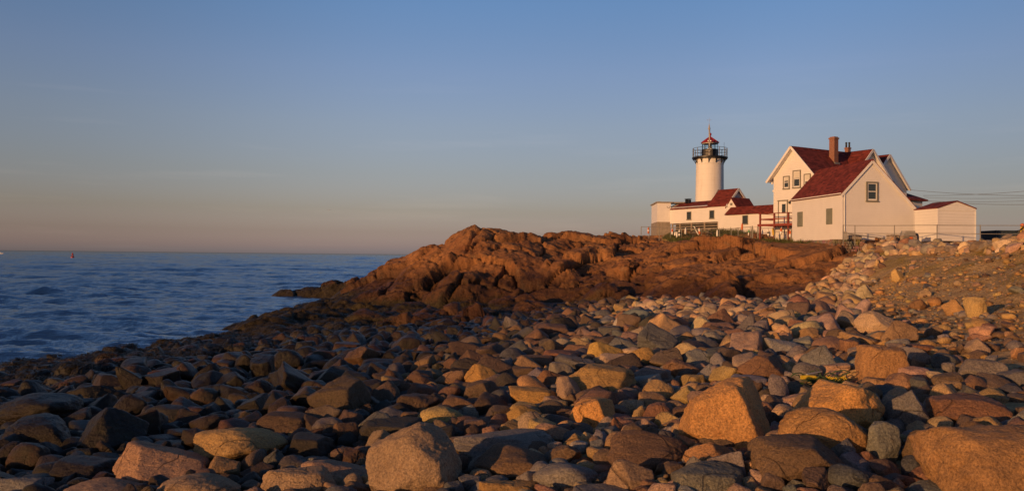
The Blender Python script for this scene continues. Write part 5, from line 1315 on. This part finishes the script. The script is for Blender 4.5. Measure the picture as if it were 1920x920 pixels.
# coarse gravel on the bank
n = 22000; Y = 8.5 + 30 * rg.uniform(0, 1, n) ** 0.9; X = rg.uniform(4, 28, n); t = bank_t(X, Y); ok = (t > -0.2) & (t < 0.9) & (X / Y < 0.78) & (X / Y > 0.38)
ok &= rg.uniform(0, 1, n) < np.clip(1.1 - t * 1.3, 0.25, 1)
X, Y = X[ok], Y[ok]; Z = ground_z(X, Y); SV, SF, SC = [], [], []; base = 0
for i_ in range(len(X)):
    V, Fc = LIB.get(("facet", 2, i_ % 5)) or LIB.setdefault(("facet", 2, i_ % 5), rock_shape(50 + i_ % 5, 2, "facet"))
    r = 0.014 + 0.13 * rg.uniform() ** 7 + 0.0009 * Y[i_]; a = rg.uniform(0, 6.28); ca, sa = math.cos(a), math.sin(a)
    V = V * (r, r * 0.8, r * 0.6); V = np.stack([V[:, 0] * ca - V[:, 1] * sa, V[:, 0] * sa + V[:, 1] * ca, V[:, 2]], 1) + (X[i_], Y[i_], Z[i_] + r * 0.2)
    c = colour(["tan", "brown", "pink", "grey", "orange"][int(rg.integers(5))], rg)
    SV.append(V); SF.append(Fc + base); SC.append(np.tile(np.append(c, 1), (len(V), 1))); base += len(V)
tag(link("gravel", mesh_from("gravel", np.concatenate(SV), np.concatenate(SF), M["rock"], True, np.concatenate(SC))), "loose brown gravel strewn over the foot of the earth bank", "gravel", None, "stuff")

# ------------------------------------------------------------------ fences
def g_at(x, y):
    z = float(surf_z(x, y)[0])
    if 13.5 < x < 25 and 69 < y < 81.5: z = max(z, float(mound_z(np.array([x]), np.array([y]))[0]))
    return z
def fence(name, label, pts, h, mesh=True, rails=(1.0,), r=0.035, zs=None):
    t = thing(name, label, "fence", (pts[0][0], pts[0][1], 0))
    o = Vector((pts[0][0], pts[0][1], 0)); P = []
    for k, (x, y) in enumerate(pts):
        z = g_at(x, y) if zs is None else zs[k]
        P.append(Vector((x, y, z)) - o)
        MB().tube([P[-1] + Vector((0, 0, -0.4)), P[-1] + Vector((0, 0, h + 0.04))], r, 8).build("post", M["galv"], t, True)
    for q in rails:
        MB().tube([p + Vector((0, 0, h * q)) for p in P], r * 0.7, 6).build("rail", M["galv"], t, True)
    if mesh:
        b = MB()
        for a, c in zip(P, P[1:]):
            L_ = (c - a).length; m = max(2, int(L_ / 0.16)); up = Vector((0, 0, h - 0.03))
            def at_(u, v): return a.lerp(c, u / L_) + up * (v / (h - 0.03))
            for k in range(-int(h / 0.16) - 1, m + 1):
                for sg in (1, -1):
                    u0, u1 = k * 0.16, k * 0.16 + h - 0.03
                    v0, v1 = 0.0, h - 0.03
                    if u0 < 0: v0 = -u0; u0 = 0
                    if u1 > L_: v1 -= u1 - L_; u1 = L_
                    if u1 - u0 < 0.05: continue
                    if sg < 0: v0, v1 = h - 0.03 - v0, h - 0.03 - v1
                    p_, q_ = at_(u0, v0), at_(u1, v1); s_ = (c - a).normalized() * 0.0022
                    n0 = len(b.v); b.v += [tuple(p_ - s_), tuple(p_ + s_), tuple(q_ + s_), tuple(q_ - s_)]; b.f.append((n0, n0 + 1, n0 + 2, n0 + 3))
        b.build("wire_mesh", M["galv"], t)
    return t
def onl(px, Y): return (ray(px, 440).x * Y, Y)
fence("chain_link_fence", "grey chain link fence with hanging floats along the headland top below the white buildings",
      [onl(1202, 78), onl(1217, 77.2), onl(1236, 76.2), onl(1257, 75), onl(1278, 74), onl(1315, 73), onl(1349, 72.2), onl(1371, 71.7), onl(1384, 71.3), onl(1408, 70.6)], 1.12, rails=(1.0,))
a, c = onl(1410.5, 70.5), onl(1421.5, 70.0)
gt = thing("fence_gate", "narrow chain link gate at the end of the fence, left of the red deck", "gate", (a[0], a[1], 0))
za = g_at(*a); b = MB(); A = Vector((0, 0, za)); B_ = Vector((c[0] - a[0], c[1] - a[1], za))
for p_ in (A, B_): MB().tube([p_ + Vector((0, 0, -0.3)), p_ + Vector((0, 0, 1.2))], 0.045, 8).build("post", M["galv"], gt, True)
b = MB(); i0 = A.lerp(B_, 0.12); i1 = A.lerp(B_, 0.88)
b.tube([i0 + Vector((0, 0, 0.08)), i0 + Vector((0, 0, 1.1)), i1 + Vector((0, 0, 1.1)), i1 + Vector((0, 0, 0.08)), i0 + Vector((0, 0, 0.08))], 0.025, 6); b.build("gate_frame", M["galv"], gt, True)
fence("chain_link_fence", "short chain link fence in front of the red deck, ending at the saltbox wing", [onl(1426, 69.3), onl(1452, 67.4), onl(1484, 64.6)], 1.12)
fence("pipe_rail_fence", "low rusty pipe rail fence on the bank before the saltbox wing and shed", [onl(1581, 54.6), onl(1603, 54.2), onl(1677, 52.4), onl(1757, 51.0), onl(1838, 50.2), onl(1935, 49.0)], 0.95, mesh=False, rails=(1.0, 0.45), r=0.032,
      zs=[6.32, 6.30, 6.25, 6.25, 6.22, 6.2])
# floats hung on the fence
fl = [(1215.5, 432, 76.9, 'orange', 'foam', "white float with an orange band at the seaward end of the fence"), (1260.3, 434, 74.7, 'foam', 'orange', "fat white float with an orange end on the fence below the long building"),
      (1265.5, 438, 74.5, 'foam', None, "tiny white float low on the fence between two bigger ones"), (1269, 440, 74.3, 'foam', None, "white float hanging lowest on the fence"),
      (1273.5, 436.5, 74.1, 'foam', 'black', "white float with a black stripe beside the tall fence post"), (1285, 433, 73.8, 'foam', None, "small white float on the fence below the wooden lattice"),
      (1303, 428, 73.2, 'green', 'foam', "green and white stick float tilted on top of the fence rail"), (1306.5, 435, 73.1, 'foam', None, "white float hanging aslant under the green and white stick float"),
      (1311, 433, 73.0, 'orange', 'foam', "orange float with white cap on the fence"), (1344.5, 437, 72.2, 'foam', None, "lone white float on the fence at the end of the lattice"),
      (1391, 425, 71.0, 'orange', None, "orange brown float on top of the fence post"), (1403.5, 435, 70.7, 'foam', 'green', "slim white float with green tip by the gate"),
      (1425, 439, 69.3, 'foam', 'green', "white float by the foot of the left deck post"), (1440, 436, 68.2, 'foam', 'black', "white float with a dark band under the red deck"),
      (1449, 435, 67.6, 'yellow', None, "yellow float under the red deck"), (1464, 433, 66.3, 'foam', 'orange', "pale float under the middle of the red deck"),
      (1481, 438, 64.9, 'foam', 'orange', "white float with orange top close to the saltbox wing")]
for k, (px, py, Y, c0, c1, lab) in enumerate(fl):
    p = at(px, py, Y) + Vector((0, -0.07, 0)); tl = 0.9 if 'aslant' in lab or 'tilted' in lab else rnd.uniform(-0.15, 0.15)
    hh = 0.30 if 'tiny' not in lab else 0.2
    rr_ = 0.085 if 'slim' not in lab and 'stick' not in lab else 0.05
    b = MB().lathe([(0.03, -hh), (rr_, -hh + 0.06), (rr_ * 1.05, hh * 0.3), (rr_ * 0.7, hh * 0.8), (0.03, hh)], 12)
    o = b.build("fishing_float", M[c0], None, True); o.location = p; o.rotation_euler = (0, tl if tl < 0.5 else -0.55, 0)
    tag(o, lab, "float", "fishing floats on the fence")
    if c1: MB().lathe([(rr_ * 1.09, -0.03), (rr_ * 1.10, hh * 0.3), (rr_ * 0.76, hh * 0.8)] if 'band' not in lab and 'stripe' not in lab else [(rr_ * 1.1, -0.06), (rr_ * 1.1, 0.06)], 12).build("paint_band", M[c1], o, True)
    MB().tube([(0, 0, hh - 0.01), (0.01, 0.03, hh + 0.10)], 0.012, 5).build("cord", M["wire"], o)

# picnic table behind the fence, seen edge on under the long building
tb = thing("picnic_table", "reddish wooden picnic table on the grass before the lattice", "table", (*onl(1318, 74.5), g_at(*onl(1318, 74.5))), R(-40))
MB().box(-1.0, 1.0, -0.4, 0.4, 0.70, 0.75).build("table_top", M["oldwood"], tb)
for s in (1, -1):
    MB().box(-1.0, 1.0, s * 0.72 - 0.14, s * 0.72 + 0.14, 0.42, 0.46).build("bench", M["oldwood"], tb)
for x in (-0.7, 0.7):
    for s in (1, -1): MB().bar((x, s * 0.75, -0.05), (x, s * 0.25, 0.70), 0.09, 0.05).build("leg", M["oldwood"], tb)
    MB().box(x - 0.03, x + 0.03, -0.80, 0.80, 0.37, 0.42).build("cross_beam", M["oldwood"], tb)

# crate and utility box on the grass in front of the wing, bell shaped cover behind
def put_at(px, py, Y): return at(px, py, Y)
p = put_at(1675, 456, 53.6)
cr = thing("wooden_crate", "weathered wooden crate standing by the rail fence before the saltbox wing", "crate", (p.x, p.y, p.z), R(12))
b = MB(); b.box(-0.30, 0.30, -0.3, 0.3, 0.0, 0.52); b.build("box", M["oldwood"], cr)
b = MB(); b.box(-0.34, 0.34, -0.33, 0.33, 0.52, 0.57); b.build("lid", M["oldwood"], cr)
for s in (-0.27, 0.27): MB().box(s - 0.04, s + 0.04, -0.33, -0.301, 0.0, 0.52).build("batten", M["oldwood"], cr)
p = put_at(1701, 455.5, 53.0)
ub = thing("utility_cabinet", "grey tan cabinet with sloping hood between wooden crate and shed", "cabinet", (p.x, p.y, p.z), R(8))
b = MB(); b.box(-0.50, 0.50, -0.3, 0.35, 0.0, 0.50); b.build("body", M["oldwood"], ub)
b = MB(); b.prism([(-0.36, 0.35, 0.50), (0.50, 0.35, 0.50), (0.40, 0.25, 0.80), (-0.26, 0.25, 0.80)], (0, -0.5, 0)); b.build("hood", M["grey"], ub)
MB().box(-0.42, 0.02, -0.32, -0.301, 0.06, 0.42).build("door", M["trim"], ub)
MB().box(-0.05, 0.16, -0.345, -0.302, 0.20, 0.40).build("cover_plate", M["orange"], ub)
p = put_at(1717, 454, 53.9)
tag(shift(MB().lathe([(0.20, 0), (0.20, 0.35), (0.17, 0.52), (0.08, 0.62), (0.01, 0.64)], 20).build("round_hood", M["bluedark"], None, True), (p.x, p.y, p.z)), "small dark round topped hood in the corner between wing and shed", "hood")
# pale gate bar between wall corner and crate
p, q = at(1585, 437, 55.2), at(1656, 447, 54.8)
b = MB().tube([p, q], 0.03, 6); bp = b.build("boom_pole", M["galv"], None, True)
tag(bp, "slanting grey pole from the corner of the saltbox wing down to the grass", "pole")
MB().box(q.x - 0.1, q.x + 0.1, q.y - 0.1, q.y + 0.1, q.z - 0.25, q.z + 0.05).build("foot", M["galv"], bp)
MB().box(p.x - 0.1, p.x + 0.1, p.y - 0.08, p.y + 0.08, p.z - 0.45, p.z + 0.12).build("bracket", M["grey"], bp)

# dark container and yellow stand at the right edge
p = at(1868, 447, 58.0); q = at(1990, 447, 58.0)
dc = thing("steel_container", "dark blue ribbed steel container behind the crest of the bank", "container", (p.x, p.y, 6.0))
W_ = q.x - p.x; H_ = at(1868, 431.5, 58).z - 6.0
MB().box(0, W_, 0, 1.9, 0.1, H_ - 0.06).build("body", M["bluedark"], dc)
for k in range(16): MB().box(0.12 + k * 0.3, 0.20 + k * 0.3, -0.05, -0.001, 0.16, H_ - 0.1).build("rib", M["bluedark"], dc)
b = MB(); b.box(-0.05, W_ + 0.05, -0.08, 0.06, H_ - 0.08, H_); b.box(-0.05, W_ + 0.05, 1.85, 1.98, H_ - 0.08, H_); b.box(-0.05, 0.06, 0.06, 1.85, H_ - 0.08, H_ - 0.003); b.build("rim", M["bluedark"], dc)
b = MB(); b.box(-0.02, W_, -0.09, -0.052, 0.52, 0.62); b.build("stripe", M["grey"], dc)
p = at(1917, 446, 52.0)
ys_ = thing("yellow_stand", "yellow frame stand with dark bent pipe arm at the right edge", "stand", (p.x, p.y, 6.1))
b = MB(); zt_ = at(1917, 425, 52).z - 6.1
for s in (-0.22, 0.25): b.bar((s, 0, 0), (s * 0.3, 0, zt_), 0.08)
b.bar((-0.15, 0, 0.45), (0.17, 0, 0.45), 0.06); b.bar((0, 0.4, 0), (0, 0, zt_), 0.08); b.build("frame", M["yellow"], ys_)
MB().lathe([(0.05, zt_), (0.13, zt_ + 0.05), (0.13, zt_ + 0.15), (0.04, zt_ + 0.22)], 12).build("cap", M["orange"], ys_, True)
MB().tube([(0.05, -0.05, zt_ - 0.02), (-0.18, -0.1, zt_ - 0.18), (-0.30, -0.1, zt_ - 0.26), (-0.34, -0.1, zt_ - 0.55), (-0.36, -0.1, 0.2)], 0.035, 6).build("pipe_arm", M["black"], ys_, True)
MB().tube([(-0.28, -0.1, zt_ - 0.24), (-0.55, -0.1, zt_ - 0.30)], 0.03, 6).build("side_arm", M["black"], ys_, True)

# power lines to a pole beyond the right edge
pole = (at(2050, 400, 60).x, 60.0)
up = thing("utility_pole", "tall weathered wooden utility pole with crossarm beyond the right edge", "pole", (pole[0], pole[1], 6.0))
MB().tube([(0, 0, -0.5), (0, 0, 7.2)], [0.16, 0.11], 10).build("pole_shaft", M["oldwood"], up, True)
MB().box(-0.9, 0.9, -0.06, 0.06, 6.3, 6.42).build("crossarm", M["oldwood"], up)
for k, (a_, py1, lab, px1, pym) in enumerate((((1706.5, 356, 72.0), 365.5, "topmost cable leaving the house eave, nearly level", 1920, 364), ((1731, 366.5, 73.5), 353, "cable rising to the right from the hipped annex", 1920, 363),
                                        ((1733, 370, 73.6), 366, "faint cable just under the crossing of the upper two", 1920, 371), ((1733, 376, 73.8), 378.8, "lowest sagging cable above the shed", 1920, 377.5),
                                        ((1738, 377, 73.8), 371, "thin cable rising slightly above the lowest one", 1920, 376))):
    A = at(*a_); t1 = at(px1, py1, 64.0); B_ = A + (t1 - A) * 1.28
    B_ = Vector((pole[0] + (-0.7 + 0.35 * k), 60.0, B_.z))
    pts = []
    for i_ in range(25):
        u = i_ / 24; q = A.lerp(B_, u); q.z -= 0.22 * 4 * u * (1 - u) * (1.0 if k != 3 else 1.3); pts.append(q)
    tag(MB().tube(pts, 0.015 if k in (0, 1, 3) else 0.011, 5).build("power_line", M["wire"], None, True), lab, "cable", "cables to the house")

# ------------------------------------------------------------------ things at sea
def sea_at(px, py):
    d = ray(px, py); k = -5.0 / d.z; return CAM + d * k
p = sea_at(136, 484.5)
by = thing("channel_buoy", "red steel channel buoy floating far out on the sea", "buoy", (p.x, p.y, 0))
s = p.y / F
MB().lathe([(0.9 * s, -0.5), (3.0 * s, -0.2), (3.1 * s, 2.6 * s), (2.7 * s, 3.6 * s), (1.0 * s, 4.2 * s)], 20).build("hull", M["buoyred"], by, True)
b = MB()
for k in range(4):
    a = math.pi / 4 + k * math.pi / 2; b.bar((2.2 * s * math.cos(a), 2.2 * s * math.sin(a), 3.6 * s), (0.9 * s * math.cos(a), 0.9 * s * math.sin(a), 8.8 * s), 0.6 * s)
b.lathe([(1.5 * s, 6.0 * s), (1.5 * s, 8.0 * s)], 10); b.build("tower", M["buoyred"], by)
MB().lathe([(1.2 * s, 8.8 * s), (1.2 * s, 9.4 * s), (0.5 * s, 10.2 * s), (0.4 * s, 11.6 * s)], 12).build("lantern", M["buoyred"], by, True)
p = sea_at(0, 476.0); s = p.y / F
bt = thing("motor_boat", "white motor boat throwing spray, far out at the left edge of the sea", "boat", (p.x, p.y, 0), R(8))
L_ = 13 * s; b = MB()
sec = [(-0.5, 0.26, 0.0, 0.16), (-0.2, 0.30, 0.0, 0.17), (0.15, 0.28, 0.01, 0.19), (0.38, 0.17, 0.03, 0.22), (0.52, 0.01, 0.08, 0.25)]
vs_ = []
for x, w, z0, z1 in sec: vs_ += [(x * L_, -w * L_ * 0.5, z1 * L_ * 0.8), (x * L_, -w * L_ * 0.3, z0 * L_ - 0.2), (x * L_, w * L_ * 0.3, z0 * L_ - 0.2), (x * L_, w * L_ * 0.5, z1 * L_ * 0.8)]
fs = [tuple(4 * k + j for j in (a, a + 1)) + tuple(4 * (k + 1) + j for j in (a + 1, a)) for k in range(4) for a in range(3)] + [(0, 4, 7, 3), (4, 8, 11, 7), (8, 12, 15, 11), (12, 16, 19, 15), (0, 3, 2, 1), (16, 17, 18, 19)]
b.add(vs_, fs); b.build("hull", M["foam"], bt)
MB().prism([(-0.15 * L_, -0.1 * L_, 0.13 * L_), (0.2 * L_, -0.1 * L_, 0.13 * L_), (0.10 * L_, -0.1 * L_, 0.26 * L_), (-0.12 * L_, -0.1 * L_, 0.26 * L_)], (0, 0.2 * L_, 0)).build("cabin", M["foam"], bt)
MB().box(-0.10 * L_, 0.10 * L_, -0.102 * L_, -0.1 * L_ - 0.001, 0.18 * L_, 0.24 * L_).build("cabin_window", M["glass"], bt)
# gull
p = at(617, 394, 190.0)
gl = thing("gull", "small grey gull flying low over the sea with arched wings", "bird", p, R(25))
b = MB(); b.lathe([(0.01, -0.22), (0.05, -0.12), (0.065, 0.0), (0.05, 0.12), (0.035, 0.19), (0.005, 0.25)], 10); bd = b.build("body", M["gull"], gl, True); bd.rotation_euler = (R(90), 0, 0)
for s_ in (1, -1):
    b = MB(); v = []
    for u, ch_, z in ((0.03, 0.12, 0.02), (0.2, 0.13, 0.13), (0.42, 0.10, 0.12), (0.62, 0.02, 0.02)):
        v += [(s_ * u, -ch_ * 0.5, z), (s_ * u, ch_ * 0.5, z), (s_ * u, ch_ * 0.5, z + 0.015), (s_ * u, -ch_ * 0.5, z + 0.015)]
    b.add(v, [tuple(4 * k + j for j in (a, (a + 1) % 4)) + tuple(4 * (k + 1) + j for j in ((a + 1) % 4, a)) for k in range(3) for a in range(4)] + [(0, 1, 2, 3), (12, 13, 14, 15)])
    b.build("wing", M["gull"], gl)

# ------------------------------------------------------------------ washed up fishing gear and driftwood
B0 = NET; Yn = B0.y - 0.38
def bp_(px, py, dy=0.0): return at(px, py - 5, Yn + dy)
tn = thing("fishing_gear", "tangle of dark green netting and yellow rope behind the yellow tan oblong boulder", "fishing gear", B0)
o_ = Vector(B0)
b = MB(); r_ = random.Random(3)
for k in range(46):
    u = r_.uniform(0, 1); p = bp_(1512 + 66 * u, 720 - r_.uniform(0, 10) * (1 - abs(u - 0.45)), r_.uniform(-0.12, 0.25)); pts = []
    for j in range(6):
        pts.append(p - o_); p = p + Vector((r_.uniform(-0.10, 0.10), r_.uniform(-0.08, 0.08), r_.uniform(-0.05, 0.05)))
    b.tube(pts, 0.007, 5)
b.build("net", M["netgreen"], tn, True)
b = MB()
for dz in (0.0, -0.016, -0.032): b.tube([bp_(1501, 709.5, -0.1) - o_ + Vector((0, 0, dz)), bp_(1514, 709, -0.1) - o_ + Vector((0, 0, dz)), bp_(1529, 710, -0.1) - o_ + Vector((0, 0, dz)), bp_(1537, 714 + dz * 60, -0.05) - o_ + Vector((0, 0, dz)), bp_(1545, 717, -0.02) - o_], 0.010, 6)
for dz in (0.0, -0.016): b.tube([bp_(1506, 723, -0.2) - o_ + Vector((0, 0, dz)), bp_(1494, 722.5, -0.2) - o_ + Vector((0, 0, dz)), bp_(1488, 727, -0.22) - o_ + Vector((0, 0, dz))], 0.010, 6)
for k in range(9):
    p = bp_(1548 + k * 4, 716 - abs(4 - k) * 0.5, -0.05); b.tube([p - o_, p - o_ + Vector((0.02, 0, 0.025)), p - o_ + Vector((0.05, 0.0, -0.01))], 0.009, 5)
b.build("rope", M["ropeyellow"], tn, True)
MB().tube([bp_(1513, 706.5, -0.08) - o_, bp_(1541, 701, 0.05) - o_], [0.012, 0.008], 6).build("stick", M["grey"], tn, True)
a, c = at(1486, 459, 62.5), at(1496, 464.5, 61.0)
tag(MB().tube([a, c], 0.06, 8).build("drain_pipe", M["galv"], None, True), "short grey pipe lying on the rock below the saltbox wing", "pipe")
